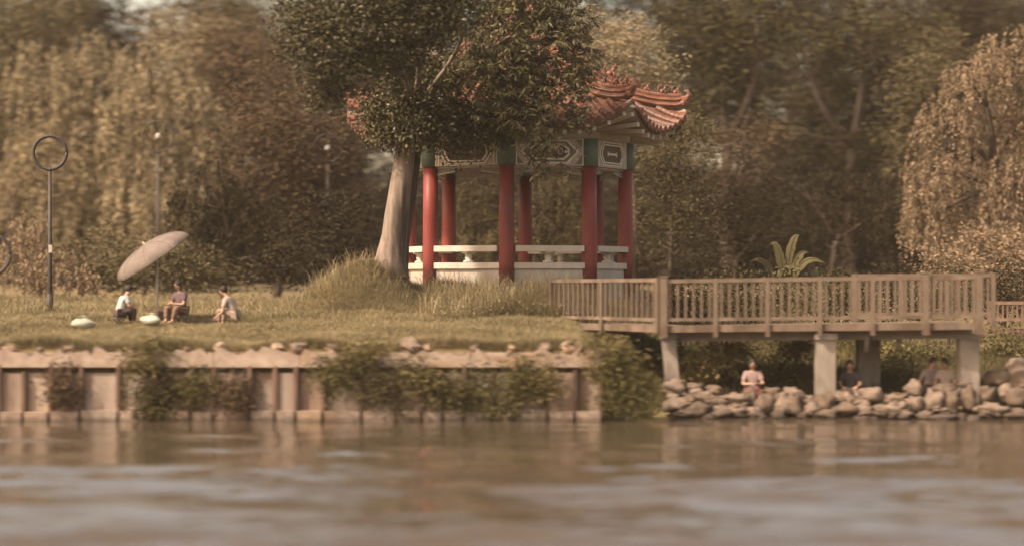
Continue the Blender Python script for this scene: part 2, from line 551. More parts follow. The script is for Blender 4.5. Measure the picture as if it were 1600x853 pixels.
def tree(name, label, Y, base_px, clumps, pal, group=None, size=0.17, dens=1.0, style='broad', aspect=0.5, trunk=0.22, bark='bark', cat='tree', parts=('trunk', 'crown'), spray_n=34, base_y=None, limbs=True):
    """clumps: (px, py, rpx, rpy[, dY]) in photo pixels at depth Y -> real ellipsoids in metres"""
    k = Y / FPX
    bx = X(base_px, Y)
    bz = gz(bx, Y) - 0.05
    root = thing(name, (bx, Y, bz), label, cat, group)
    L = []
    mb = MB()
    top = max((Z(c[1], Y + (c[4] if len(c) > 4 else 0)) for c in clumps))
    mean_x = sum(X(c[0], Y) for c in clumps) / len(clumps)
    th = bz + (top - bz) * 0.55
    tp = limb_pts((bx, Y, bz - .2), (bx * .6 + mean_x * .4, Y, th), 8, .04)
    mb.tube(tp, [trunk * (1.35 if i == 0 else 1 - .07 * i) for i in range(8)], 9)
    for c in clumps:
        dY = c[4] if len(c) > 4 else random.uniform(-1, 1)
        yy = Y + dY
        ctr = np.array([X(c[0], yy), yy, Z(c[1], yy)])
        rr = np.array([c[2] * k, max(c[2], c[3]) * k * .75, c[3] * k])
        area = math.pi * rr[0] * rr[2]
        n = int(dens * 3.3 * area / (size * size * aspect * .6))
        L.append(clump_leaves(ctr, rr, n, size, pal[0], pal[1], style, aspect, spray_n))
        if limbs:
            src = tp[-1] if ctr[2] > th else tp[random.randint(3, 6)]
            lp = limb_pts(src, ctr, 7, .14)
            mb.tube(lp, [trunk * .5 * (1 - i * .12) for i in range(7)], 6)
            for q in range(3):
                e = ctr + norm(RNG.normal(size=(1, 3)))[0] * rr * .75
                mb.tube(limb_pts(lp[4], e, 5, .15), [trunk * .2 * (1 - i * .17) for i in range(5)], 5)
    obj(parts[0], mb, M[bark], root, True)
    V, F, C = merge(L)
    np_obj(parts[1], V, F, M['leaf'], root, C)
    return root

BUILD_TREES = True

# ------------------------------------------------------------------ background trees
G1 = 'trees of the far treeline'
def far_row():
    xs_ = [-60, 60, 190, 330, 450, 560, 680, 800, 930, 1050, 1170, 1290, 1410, 1530, 1650]
    kinds = ['straw coloured', 'olive', 'dark', 'brown', 'olive', 'brown', 'dark', 'olive', 'dark', 'dark', 'dark', 'dark', 'brown', 'dark', 'olive']  # dark kinds on the right carry the woods' shade in their leaf colour
    tops = [-15, -10, 30, 0, 30, 0, -10, 0, 0, -10, -10, -10, -10, -10, 0]
    pal = {'straw coloured': STRAW, 'olive': OLIVE, 'dark': DARK, 'brown': BROWN}
    where = ['at the left edge of the treeline', 'behind the dark ring lamp', 'behind the weeping tree and under the gap of sky', 'behind the purplish brown bush', 'just left of the canopy by the pavilion',
             'behind the leaning pale trunk', 'behind the left columns of the pavilion', 'behind the middle of the pavilion', 'behind the right columns of the pavilion', 'behind the upturned eave of the roof',
             'behind the left end of the boardwalk', 'behind the banana plant', 'behind the middle of the boardwalk', 'behind the pale rounded tree', 'beyond the right end of the boardwalk']
    for i, (px, kd, t, w) in enumerate(zip(xs_, kinds, tops, where)):
        Y = 108 + (i * 37 % 11)
        cl = []
        for j in range(12):
            py = t + 28 + (j // 2) * 72 + random.uniform(-20, 20)
            cl.append((px + random.uniform(-75, 75), py, random.uniform(62, 88), random.uniform(50, 72), random.uniform(-3, 3)))
        tree('background_tree', 'far %s tree in soft focus %s' % (kd, w), Y, px, cl, pal[kd], G1, 0.30, 0.95, 'broad', .55, .3)

def understory():
    rg = random.Random(4)
    words = ['at the left edge below the straw trees', 'behind the dark ring lamp', 'behind the two arching palms', 'behind the umbrella', 'behind the person in white', 'behind the mound', 'left of the leaning trunk', 'behind the left pavilion columns', 'behind the middle pavilion bench',
             'behind the right pavilion columns', 'right of the pavilion', 'behind the first thick railing post', 'behind the banana plant', 'right of the banana plant', 'behind the middle of the railing', 'left of the rounded straw tree', 'behind the end of the railing']
    for i, w in enumerate(words):
        px = -20 + i * 102
        cl = [(px + rg.uniform(-45, 45), py, rg.uniform(50, 70), rg.uniform(34, 46), rg.uniform(-2, 2)) for py in (420, 405, 370, 345, 320)]
        tree('background_bush', 'dark understory bush in soft focus ' + w, 97 + (i * 5) % 7, px, cl, DARK, 'understory bushes of the far treeline', .26, .8, 'broad', .5, .12, cat='bush')

if BUILD_TREES:
    far_row()
    understory()
    # left: drooping straw coloured trees
    tree('weeping_tree', 'tall pale olive weeping tree behind the dark ring lamp', 84, 120,
         [(70, 130, 70, 60), (150, 110, 75, 60), (120, 210, 100, 80), (60, 290, 70, 80), (170, 290, 85, 90), (110, 370, 100, 70), (230, 190, 60, 70)], PALE, None, 0.20, 1.0, 'weep', .30, .25, spray_n=26)
    tree('weeping_tree', 'pale weeping tree above the beach umbrella with a bright crown', 80, 262,
         [(250, 110, 65, 55), (215, 170, 60, 50), (290, 185, 70, 70), (235, 265, 75, 80), (310, 290, 60, 80), (240, 350, 80, 70)], PALE, None, 0.20, 0.95, 'weep', .30, .22, spray_n=26)
    tree('leafy_tree', 'dark green tree in the top left corner', 92, 10,
         [(10, 60, 80, 70), (70, 40, 70, 45), (20, 170, 60, 70), (-20, 260, 60, 80)], OLIVE, None, 0.22, .9, 'broad', .5, .3)
    tree('brown_tree', 'rusty brown tree left of the canopy with a rounded top', 88, 360,
         [(350, 95, 60, 55), (390, 75, 55, 45), (330, 170, 55, 60), (400, 150, 60, 60)], BROWN, None, 0.20, .9, 'broad', .5, .22)
    tree('slender_tree', 'slim green tree under the second gap of sky', 95, 350,
         [(340, 40, 48, 42), (320, 90, 40, 50), (370, 30, 40, 34)], OLIVE, None, 0.2, .9, 'broad', .5, .16)
    tree('brown_bush', 'purplish brown domed bush left of the leaning trunk', 74, 430,
         [(420, 160, 70, 65), (470, 230, 65, 75), (400, 250, 70, 70), (440, 330, 80, 70), (505, 300, 55, 70), (520, 220, 48, 55)], BROWN, None, 0.16, 1.0, 'broad', .45, .16)
    tree('dark_thicket_bush', 'dark drooping bush right of the umbrella', 70, 350,
         [(330, 300, 60, 60), (380, 330, 70, 60), (320, 380, 60, 55), (400, 400, 70, 45)], DARK, None, 0.17, 1.0, 'weep', .3, .12, cat='bush', spray_n=24)
    tree('dark_thicket_bush', 'dark low bush against the left foot of the mound', 66, 500,
         [(480, 360, 60, 55), (535, 350, 45, 60), (460, 410, 55, 35), (530, 405, 40, 40)], DARK, None, 0.15, 1.0, 'broad', .45, .1, cat='bush')
    tree('low_bush', 'olive bush behind the sitting people', 68, 210,
         [(160, 410, 70, 45), (240, 415, 60, 40), (300, 420, 55, 35), (360, 435, 40, 25)], OLIVE, None, 0.15, 1.0, 'broad', .4, .08, cat='bush')
    tree('low_bush', 'straw coloured bush at the foot of the dark ring lamp', 66, 60,
         [(20, 420, 50, 45), (90, 425, 55, 40), (40, 370, 40, 45), (130, 440, 30, 22)], STRAW, None, 0.15, 1.0, 'weep', .3, .08, cat='bush', spray_n=22)
    # behind the pavilion
    tree('hanging_twig_tree', 'tree with hanging twigs seen between the pavilion columns', 69, 850,
         [(740, 250, 60, 50), (830, 240, 70, 55), (760, 320, 60, 60), (850, 330, 65, 70), (740, 385, 60, 40), (900, 300, 50, 70), (800, 380, 70, 40), (890, 390, 50, 35)], OLIVE, None, 0.11, 0.85, 'weep', .30, .15, spray_n=34)
    tree('leafy_tree', 'fine leaved green tree right of the pavilion columns', 66, 1045,
         [(1030, 250, 48, 45), (1075, 230, 45, 50), (1040, 320, 55, 45), (1085, 310, 40, 50), (1030, 385, 50, 35), (1080, 375, 48, 40)], OLIVE, None, 0.11, .75, 'broad', .42, .12)
    tree('leafy_tree', 'bright leaved tree rising behind the roof ridge', 70, 985,
         [(960, 90, 50, 40), (1010, 100, 45, 40), (985, 50, 50, 35), (920, 60, 45, 45), (1030, 140, 36, 30)], PALE, None, 0.11, .8, 'broad', .42, .14)
    # right: big dark trees
    tree('broad_tree', 'big olive tree behind the upturned eave', 80, 1140,
         [(1090, 50, 80, 60), (1160, 90, 75, 55), (1110, 140, 60, 45), (1180, 30, 70, 50), (1130, 200, 55, 40)], GREEN, None, 0.2, .85, 'broad', .5, .28)
    tree('broad_tree', 'tall layered dark tree in the middle right of the treeline', 84, 1330,
         [(1260, 70, 70, 45), (1340, 50, 80, 55), (1420, 60, 75, 50), (1290, 145, 80, 42), (1380, 150, 75, 45), (1240, 210, 60, 40), (1330, 230, 80, 40), (1410, 240, 55, 50)], GREEN, None, 0.2, .85, 'broad', .5, .34)
    tree('broad_tree', 'dark tree in the top right corner', 98, 1540,
         [(1480, 40, 70, 50), (1550, 30, 80, 50), (1600, 60, 60, 50), (1500, 110, 60, 40)], DARK, None, 0.22, .9, 'broad', .5, .3)
    tree('rounded_tree', 'pale straw rounded tree above the right end of the boardwalk', 68, 1560,
         [(1530, 120, 55, 45), (1590, 90, 60, 50), (1480, 190, 50, 50), (1550, 190, 60, 55), (1610, 180, 55, 60), (1460, 270, 45, 55), (1520, 280, 60, 60), (1590, 280, 60, 60), (1450, 345, 42, 55), (1500, 360, 55, 55), (1570, 360, 60, 55), (1625, 370, 50, 60), (1535, 420, 60, 35), (1600, 425, 55, 35)], STRAW, None, 0.13, 1.0, 'weep', .34, .2, spray_n=20)
    tree('dark_thicket_bush', 'tall dark bush behind the middle of the boardwalk', 72, 1290,
         [(1250, 300, 70, 60), (1330, 320, 75, 60), (1400, 310, 55, 70), (1290, 380, 80, 45), (1390, 390, 60, 40)], DARK, None, 0.15, .85, 'weep', .35, .14, cat='bush', spray_n=24)
    tree('brown_bush', 'reddish brown bush right of the fine leaved tree', 74, 1140,
         [(1130, 250, 45, 40), (1170, 220, 50, 40), (1140, 310, 45, 50)], BROWN, None, 0.15, .85, 'broad', .45, .14)
    tree('dark_thicket_bush', 'dark bush between the pavilion and the banana plant', 70, 1150,
         [(1120, 360, 50, 55), (1180, 350, 50, 60), (1150, 415, 60, 30)], DARK, None, 0.14, .9, 'broad', .45, .1, cat='bush')

    # ---------------------------------------------------------- the two trees in front of the pavilion
    def front_trees():
        Y = 55.6
        k = Y / FPX
        base = Vector((X(611, Y), Y, gz(X(611, Y), Y)))
        root = thing('leaning_tree', base, 'leaning tree with a thick pale trunk and small dark leaves beside the pavilion', 'tree')
        pts = [(608, 432, 33), (610, 405, 24), (616, 370, 20), (620, 335, 19), (625, 295, 17), (631, 255, 16), (634, 215, 15), (645, 170, 13), (662, 125, 10), (680, 80, 8)]
        mb = MB()
        tp = [P(a, b, Y + .0) for a, b, c in pts]
        mb.tube(tp, [c * k for a, b, c in pts], 18)
        for (a, b, y1, w) in [(600, 190, 55.0, 5), (560, 80, 52.5, 6), (720, 190, 56.3, 5), (620, 40, 51.5, 6), (750, 215, 56.4, 4), (690, 140, 55.2, 5), (500, 60, 51.0, 5), (730, 30, 52, 5)]:
            lp = limb_pts(tp[random.choice((6, 7, 7, 8))], P(a, b, y1), 8, .1)
            mb.tube(lp, [w * k * (1 - i * .11) for i in range(8)], 7)
        # buttress roots
        for a in range(6):
            an = a * 1.05 + .3
            e = tp[0] + Vector((math.cos(an) * .55, math.sin(an) * .55, -.25))
            mb.tube([tp[1] + Vector((math.cos(an) * .2, math.sin(an) * .2, .25)), tp[0].lerp(e, .6) + Vector((0, 0, .12)), e], [.13, .12, .05], 7)
        obj('trunk', mb, M['pale_bark'], root, True)
        L = []
        for (px, py, rx, ry, yy) in [(640, 175, 60, 42, 55.2), (600, 200, 30, 28, 55.2), (585, 175, 22, 26, 55.4), (672, 135, 70, 48, 55.3), (652, 203, 38, 22, 54.9), (715, 196, 48, 36, 55.6), (745, 205, 30, 28, 55.6), (702, 222, 30, 14, 55.3), (770, 185, 32, 40, 55.8), (640, 120, 45, 35, 56.0), (605, 228, 14, 10, 55.2), (722, 240, 14, 10, 55.5)]:
            kk = yy / FPX
            rr = np.array([rx * kk, max(rx, ry) * kk * .6, ry * kk])
            n = int(5.0 * math.pi * rr[0] * rr[2] / (0.085 ** 2 * .55 * .6))
            L.append(clump_leaves(P(px, py, yy), rr, n, .10, (0.018, 0.018, 0.009), (0.115, 0.107, 0.048), 'broad', .55, 26, .3))
        V, F, C = merge(L)
        np_obj('crown', V, F, M['near_leaf'], root, C)
        L = []
        for (px, py, rx, ry, yy) in [(500, 60, 55, 55, 50.5), (470, 30, 40, 35, 50.8), (540, 110, 55, 38, 51.0), (570, 45, 65, 45, 51.4), (640, 30, 70, 40, 51.8), (610, 85, 55, 38, 52.4), (560, -10, 90, 40, 51.5), (700, 20, 60, 35, 52.2), (515, 150, 30, 24, 51.2), (690, -30, 90, 40, 52)]:
            kk = yy / FPX
            rr = np.array([rx * kk, max(rx, ry) * kk * .7, ry * kk])
            n = int(6.0 * math.pi * rr[0] * rr[2] / (0.10 ** 2 * .55 * .6))
            L.append(clump_leaves(P(px, py, yy), rr, n, .10, (0.020, 0.020, 0.010), (0.098, 0.09, 0.04), 'broad', .55, 26, .3))
        V, F, C = merge(L)
        np_obj('overhanging_bough', V, F, M['near_leaf'], root, C)

        Y2 = 56.15
        base = Vector((X(648, Y2), Y2, gz(X(648, Y2), Y2)))
        root = thing('long_leaved_tree', base, 'tree with a thin dark trunk and long drooping leaves over the pavilion roof', 'tree')
        mb = MB()
        pts = [(628, 425, 10), (631, 380, 9), (637, 330, 10), (643, 280, 11), (648, 235, 11), (657, 190, 10), (690, 140, 8), (740, 95, 7), (800, 70, 5), (860, 60, 3)]
        tp = [P(a, b, Y2) for a, b, c in pts]
        mb.tube(tp, [c * k for a, b, c in pts], 12)
        for (a, b, y1, w, s) in [(890, 140, 55.0, 4, 7), (830, 205, 54.8, 4, 7), (760, 60, 54.6, 4, 6), (900, 60, 55.4, 4, 8), (840, 30, 54.8, 4, 7), (780, 150, 54.9, 4, 7), (860, 245, 54.8, 2.5, 8)]:
            mb.tube(limb_pts(tp[s], P(a, b, y1), 8, .1), [w * k * (1 - i * .11) for i in range(8)], 6)
        obj('trunk', mb, M['bark'], root, True)
        L = []
        for (px, py, rx, ry, yy) in [(740, 80, 50, 40, 54.6), (790, 95, 60, 50, 54.9), (850, 60, 65, 42, 54.9), (900, 80, 35, 45, 55.1), (835, 130, 55, 48, 54.8), (885, 135, 34, 38, 54.8), (790, 160, 45, 38, 54.9), (850, 185, 36, 34, 54.7), (835, 235, 26, 34, 54.7), (865, 262, 22, 28, 54.7), (790, 30, 60, 35, 55.0), (880, 20, 50, 30, 55.2), (820, -15, 80, 35, 55.2), (905, 175, 20, 22, 54.8)]:
            kk = yy / FPX
            rr = np.array([rx * kk, max(rx, ry) * kk * .6, ry * kk])
            n = int((2.6 if py > 180 else 5.0) * math.pi * rr[0] * rr[2] / (0.22 ** 2 * .17 * .6))
            L.append(clump_leaves(P(px, py, yy), rr, n, .22, (0.024, 0.024, 0.011), (0.135, 0.126, 0.058), 'rosette', .17, 36))
        V, F, C = merge(L)
        np_obj('crown', V, F, M['near_leaf'], root, C)
    front_trees()

    tree('low_bush', 'straw coloured bush at the foot of the rounded pale tree', 64, 1540,
         [(1480, 425, 50, 38), (1530, 400, 50, 48), (1590, 405, 55, 50), (1620, 430, 50, 35), (1560, 440, 55, 30)], STRAW, None, 0.12, 1.0, 'broad', .42, .06, cat='bush')
    tree('leafy_tree', 'olive tree joining the dark woods and the rounded pale tree', 78, 1430,
         [(1420, 200, 45, 50), (1440, 130, 48, 45), (1425, 290, 40, 55), (1480, 90, 50, 40), (1430, 370, 40, 45)], OLIVE, None, 0.17, .9, 'broad', .5, .12)
    tree('leafy_tree', 'olive tree filling the gap between the weeping trees and the brown tree', 90, 300,
         [(290, 60, 60, 45), (320, 120, 50, 50), (300, 200, 55, 55), (330, 250, 45, 50)], PALE, None, 0.2, .9, 'broad', .5, .14)
    # low bushes right behind the boardwalk
    for (px, rx, Yb, pl, lb) in [(1075, 45, 56.5, DARK, 'dark low bush behind the first thick railing post'), (1150, 55, 55.0, GREEN, 'leafy low bush left of the banana plant'), (1235, 40, 55.5, OLIVE, 'pale low bush in front of the banana plant'),
                                 (1310, 55, 55.2, GREEN, 'leafy low bush right of the banana plant'), (1395, 50, 56.0, DARK, 'dark low bush behind the middle of the railing'), (1480, 55, 56.5, GREEN, 'leafy low bush behind the right end of the railing'), (1570, 45, 58, DARK, 'dark low bush behind the low dark railing')]:
        tree('low_bush', lb, Yb, px, [(px - rx * .5, 462, rx * .6, 30), (px + rx * .5, 468, rx * .6, 28), (px, 445, rx * .5, 26), (px + 10, 482, rx * .7, 20)], pl, 'low bushes behind the boardwalk', .11, .8, 'broad', .5, .05, cat='bush', limbs=False)

    # banana plant behind the railing, arching fronds on the left
    def fronds(name, label, px, Y, spec, pal, cat='plant', wid=.28, n=22):
        bx = X(px, Y); bz = gz(bx, Y) - .05
        root = thing(name, (bx, Y, bz), label, cat)
        st = MB()
        for (tx, ty, dy, bend) in spec:
            tip = P(tx, ty, Y + dy)
            a = Vector((bx + random.uniform(-.1, .1), Y + random.uniform(-.1, .1), bz))
            up = Vector((a.x * .75 + tip.x * .25, a.y * .75 + tip.y * .25, max(a.z, tip.z) + bend))
            pts = []
            for i in range(n + 1):
                t = i / n
                pts.append(a * (1 - t) ** 2 + up * 2 * t * (1 - t) + tip * t * t)
            st.tube(pts, [.035 * (1 - .8 * i / n) for i in range(n + 1)], 5)
            V, F = [], []
            for i, p in enumerate(pts):
                t = i / n
                d = (pts[min(i + 1, n)] - pts[max(i - 1, 0)]).normalized()
                s = d.cross(Vector((0, -.75, .66))).normalized()
                w = wid * math.sin(math.pi * min(1, max(0, (t - .22) / .78)) ** .8) * random.uniform(.8, 1.1) + .006
                dn = Vector((0, 0, -.35 * w))
                V += [p - s * w + dn, p, p + s * w + dn]
                if i < n:
                    F += [(3 * i, 3 * i + 1, 3 * i + 4, 3 * i + 3), (3 * i + 1, 3 * i + 2, 3 * i + 5, 3 * i + 4)]
            V = np.array([tuple(v) for v in V])
            t = random.random()
            c = np.asarray(pal[0]) * (1 - t) + np.asarray(pal[1]) * t
            np_obj('leaf', V, np.array(F), M['leaf'], root, np.tile(c, (len(V), 1)), True)
        obj('stem', st, M['bark'], root, True)
    BAN = ((0.062, 0.058, 0.026), (0.105, 0.095, 0.043))
    fronds('banana_plant', 'banana plant with broad upright leaves behind the boardwalk railing', 1225, 60.5,
           [(1204, 382, 0, .35), (1250, 368, .2, .2), (1170, 410, -.2, .5), (1290, 412, .1, .6), (1215, 440, -.6, .9), (1265, 395, .3, .3), (1235, 430, -.7, .9)], BAN, wid=.12)

# ------------------------------------------------------------------ pavilion
def pavilion():
    C = Vector((PAV.x, PAV.y, 0))
    FLOOR = 3.34
    root = thing('pavilion', (C.x, C.y, 2.5), 'octagonal Chinese pavilion with red columns and an upturned orange tiled roof', 'pavilion')
    phi = R(-5)
    def ang(k): return phi + k * math.pi / 4
    def pol(r, a, z): return Vector((C.x + r * math.sin(a), C.y - r * math.cos(a), z))
    RC = 2.93
    # plinth with a ledge
    mb = MB()
    o1 = [pol(RC + .05, ang(k), 2.35) for k in range(8)]
    mb.extrude(o1, (0, 0, FLOOR - .16 - 2.35))
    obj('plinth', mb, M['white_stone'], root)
    mb = MB()
    mb.extrude([pol(RC + .13, ang(k), FLOOR - .155) for k in range(8)], (0, 0, .155))
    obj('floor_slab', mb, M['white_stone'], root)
    # columns
    for k in range(8):
        mb = MB()
        p = pol(RC, ang(k), 0)
        zt = 5.83
        mb.lathe((p.x, p.y, 0), [(.205, 2.3), (.205, 3.36), (.198, 4.5), (.188, zt)], 24)
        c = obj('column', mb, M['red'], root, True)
        mb = MB()
        p2 = pol(RC, ang(k), 0)
        mb.lathe((p2.x, p2.y, 0), [(.235, zt), (.235, 6.54)], 24)
        obj('beam_block', mb, M['teal'], root, True)
    # benches: seat slab and a baluster under it, one side (at the back) is the way in
    for k in range(8):
        if k == 4: continue
        a, b_ = pol(RC - .02, ang(k), 0), pol(RC - .02, ang(k + 1), 0)
        d = (b_ - a).normalized()
        nrm = Vector((d.y, -d.x, 0))
        if nrm.dot(Vector((a + b_) / 2 - C)) < 0: nrm = -nrm
        mb = MB()
        mb.bar(a + d * .19 + Vector((0, 0, 3.70)), b_ - d * .19 + Vector((0, 0, 3.70)), .40, .15)
        s = obj('bench_seat', mb, M['white_stone'], root)
        mid = (a + b_) / 2
        mb = MB()
        mb.lathe((mid.x, mid.y, 0), [(.14, FLOOR), (.14, FLOOR + .04), (.075, FLOOR + .07), (.10, FLOOR + .13), (.085, FLOOR + .19), (.13, FLOOR + .23), (.19, FLOOR + .25), (.19, 3.624)], 14)
        obj('bench_leg', mb, M['white_stone'], root, True)
    # frieze beams
    def frame(k):
        a, b_ = pol(RC, ang(k), 0), pol(RC, ang(k + 1), 0)
        d = (b_ - a).normalized()
        n = Vector((d.y, -d.x, 0))
        if n.dot((a + b_) / 2 - C) < 0: n = -n
        return a, b_, d, n
    for k in range(8):
        a, b_, d, n = frame(k)
        Lw = (b_ - a).length
        mid = (a + b_) / 2
        w2 = Lw / 2 - .225
        def q(u, v, off): return mid + d * u + Vector((0, 0, v)) + n * off
        mb = MB()
        mb.bar(a + d * .21 + Vector((0, 0, 6.185)), b_ - d * .21 + Vector((0, 0, 6.185)), .24, .70)
        fr = obj('frieze', mb, M['panel_ground'], root)
        z0, zc, z1 = 5.86, 6.19, 6.51
        h = .31
        pn, pd, ln = MB(), MB(), MB()
        F0 = .12
        if k % 2 == 0:      # long hexagon cartouche with a scroll motif
            W = w2 - .10
            hexo = lambda w, hh, cut: [(-w, zc), (-w + cut, zc + hh), (w - cut, zc + hh), (w, zc), (w - cut, zc - hh), (-w + cut, zc - hh)]
            H1, H2, H3 = hexo(W, h, .30), hexo(W - .065, h - .045, .28), None
            oct_ = lambda w, hh, cx, cz: [(-w, zc - hh + cz), (-w, zc + hh - cz), (-w + cx, zc + hh), (w - cx, zc + hh), (w, zc + hh - cz), (w, zc - hh + cz), (w - cx, zc - hh), (-w + cx, zc - hh)]
            pn.extrude([q(u, v, F0) for u, v in H1], n * .008)
            ln.ring([q(u, v, F0 + .008) for u, v in H1], [q(u, v, F0 + .008) for u, v in H2], n * .012)
            O1, O2 = oct_(W - .26, h - .10, .15, .13), oct_(W - .31, h - .148, .13, .11)
            pd.extrude([q(u, v, F0 + .008) for u, v in O1], n * .006)
            ln.ring([q(u, v, F0 + .014) for u, v in O1], [q(u, v, F0 + .014) for u, v in O2], n * .010)
            for s in (-1, 1):       # two spiral scrolls round a small flower
                pts = [q(s * .27 + (.015 + .014 * t) * math.cos(t * 1.3) * s, zc + (.015 + .014 * t) * math.sin(t * 1.3), F0 + .016) for t in [i * .55 for i in range(14)]]
                ln.tube(pts, .013, 5)
                ln.extrude([q(s * .42, zc + .05, F0 + .014), q(s * .52, zc + .01, F0 + .014), q(s * .42, zc - .05, F0 + .014), q(s * .39, zc, F0 + .014)], n * .01)
            for i in range(6):
                t = i * math.pi / 3
                cx_, cz_ = .07 * math.cos(t), .07 * math.sin(t)
                pd2 = [q(cx_ + .035 * math.cos(w), zc + cz_ + .035 * math.sin(w), F0 + .014) for w in [j * math.pi / 4 for j in range(8)]]
                pn.extrude(pd2, n * .012)
            ln.extrude([q(.03 * math.cos(w), zc + .03 * math.sin(w), F0 + .014) for w in [j * math.pi / 4 for j in range(8)]], n * .014)
            # leaf scrolls in the corners of the speckled ground
            for s in (-1, 1):
                for v in (-1, 1):
                    pn.extrude([q(s * w2, zc + v * h, F0), q(s * (w2 - .20), zc + v * h, F0), q(s * w2, zc + v * .10, F0)], n * .007)
                ln.bar(q(s * (w2 + .005), z0 - .02, F0 + .006), q(s * (w2 + .005), z1 + .02, F0 + .006), .03, .014, n)
        else:               # nested octagons round a dark field with a bar motif
            W = w2 - .26
            o8 = lambda w, hh, c1, c2: [(-w, zc - hh + c2), (-w, zc + hh - c2), (-w + c1, zc + hh), (w - c1, zc + hh), (w, zc + hh - c2), (w, zc - hh + c2), (w - c1, zc - hh), (-w + c1, zc - hh)]
            pn.extrude([q(u, v, F0) for u, v in o8(W + .12, h, .2, .24)], n * .008)
            A, B_ = o8(W + .12, h, .2, .24), o8(W + .075, h - .03, .185, .225)
            ln.ring([q(u, v, F0 + .008) for u, v in A], [q(u, v, F0 + .008) for u, v in B_], n * .012)
            A, B_ = o8(W, h - .06, .13, .17), o8(W - .05, h - .095, .115, .155)
            pd.extrude([q(u, v, F0 + .008) for u, v in A], n * .006)
            ln.ring([q(u, v, F0 + .014) for u, v in A], [q(u, v, F0 + .014) for u, v in B_], n * .010)
            ln.bar(q(-.26, zc, F0 + .018), q(.26, zc, F0 + .018), .06, .012, n)
            for s in (-1, 1):
                ln.bar(q(s * .27, zc - .065, F0 + .0185), q(s * .27, zc + .065, F0 + .0185), .05, .013, n)
                for off in (.0, .09):
                    ln.bar(q(s * (w2 - off), z0 - .02, F0 + .006), q(s * (w2 - off), z1 + .02, F0 + .006), .028, .014, n)
        obj('cartouche', pn, M['panel_olive'], fr); obj('dark_field', pd, M['panel_dark'], fr); obj('outline', ln, M['line'], fr)
        # plain top beam, proud of the frieze
        mb = MB()
        pa, pb = pol(RC + .13, ang(k), 0), pol(RC + .13, ang(k + 1), 0)
        ia, ib = pol(RC - .32, ang(k), 0), pol(RC - .32, ang(k + 1), 0)
        zz = Vector((0, 0, 6.545))
        mb.extrude([pa + zz, pb + zz, ib + zz, ia + zz], (0, 0, .28))
        obj('top_beam', mb, M['beam_plain'], root)
        # fretwork under the frieze
        mb = MB()
        mb.bar(a + d * .2 + Vector((0, 0, 5.80)), b_ - d * .2 + Vector((0, 0, 5.80)), .06, .035)
        for s in (-1, 1):
            e = mid + d * s * (Lw / 2 - .2)
            for i in range(6):
                u = .04 + .095 * i
                hh = .17 - .02 * i
                p0 = e - d * s * u
                mb.bar(p0 + Vector((0, 0, 5.785)), p0 + Vector((0, 0, 5.785 - hh)), .022, .03)
                if i < 5:
                    cc = p0 - d * s * .047 + Vector((0, 0, 5.785 - hh * .5))
                    mb.tube([cc + d * math.cos(t) * .035 + Vector((0, 0, math.sin(t) * .045)) for t in [j * math.pi / 4 for j in range(9)]], .011, 5)
            mb.bar(e + Vector((0, 0, 5.615)), e - d * s * .54 + Vector((0, 0, 5.70)), .03, .026)
        obj('fretwork', mb, M['fringe'], root)
    # ---- roof
    RS = [.25, 1.0, 2.0, 3.0, 3.8, 4.3, 4.62]
    ZH = [10.35, 9.35, 8.32, 7.72, 7.52, 7.44, 7.46]
    ZM = [10.30, 9.25, 8.10, 7.38, 7.02, 6.88, 6.80]
    def zs(r, u):
        zh, zm = np.interp(r, RS, ZH), np.interp(r, RS, ZM)
        w = abs(2 * u - 1) ** 2.3
        return float(zm + (zh - zm) * w)
    def surf(k, r, u, dz=0):
        a, b_ = pol(r, ang(k), 0), pol(r, ang(k + 1), 0)
        p = a.lerp(b_, u)
        bulge = 1 - .03 * (1 - abs(2 * u - 1)) * (r / 4.6)
        p = C + (p - C) * bulge
        p.z = zs(r, u) + dz
        return p
    rr = [.25 + (4.62 - .25) * i / 15 for i in range(16)]
    uu = [i / 14 for i in range(15)]
    s22 = math.sin(math.pi / 8)
    for k in range(8):
        mb = MB()
        vs = [surf(k, r, u) for r in rr for u in uu] + [surf(k, r, u, -.09) for r in rr for u in uu]
        nu, nr = len(uu), len(rr); N0 = nu * nr
        fs = []
        for i in range(nr - 1):
            for j in range(nu - 1):
                q_ = (i * nu + j, i * nu + j + 1, (i + 1) * nu + j + 1, (i + 1) * nu + j)
                fs.append(q_); fs.append(tuple(N0 + x for x in q_[::-1]))
        for j in range(nu - 1):
            e = (nr - 1) * nu
            fs.append((e + j, e + j + 1, N0 + e + j + 1, N0 + e + j))
        mb.add(vs, fs)
        for i in range(-6, 7):
            dd = i * .275
            r0 = max(.6, abs(dd) / s22 + .22)
            if r0 > 4.45: continue
            pts = []
            for j in range(13):
                r = r0 + (4.66 - r0) * j / 12
                u = .5 + dd / (2 * r * s22)
                pts.append(surf(k, min(r, 4.66), min(1, max(0, u)), .03))
            mb.tube(pts, .082, 10)
            # joints of the barrel tiles and round end cap
            for j in range(2, 12, 2):
                t = (pts[j + 1] - pts[j]).normalized()
                mb.tube([pts[j] - t * .02, pts[j] + t * .02], .091, 10)
            t = (pts[-1] - pts[-2]).normalized()
            mb.tube([pts[-1] - t * .01, pts[-1] + t * .05], .098, 12)
            # drip tile between ribs
            u = .5 + (dd + .137) / (2 * 4.62 * s22)
            if u < .98:
                p = surf(k, 4.64, u, -.02)
                tt = (surf(k, 4.64, min(1, u + .02)) - surf(k, 4.64, u)).normalized()
                nn = (p - C); nn.z = 0; nn.normalize()
                mb.extrude([p - tt * .07 + Vector((0, 0, .03)), p + tt * .07 + Vector((0, 0, .03)), p + tt * .05 + Vector((0, 0, -.06)), p + Vector((0, 0, -.075)), p - tt * .05 + Vector((0, 0, -.06))], nn * .02)
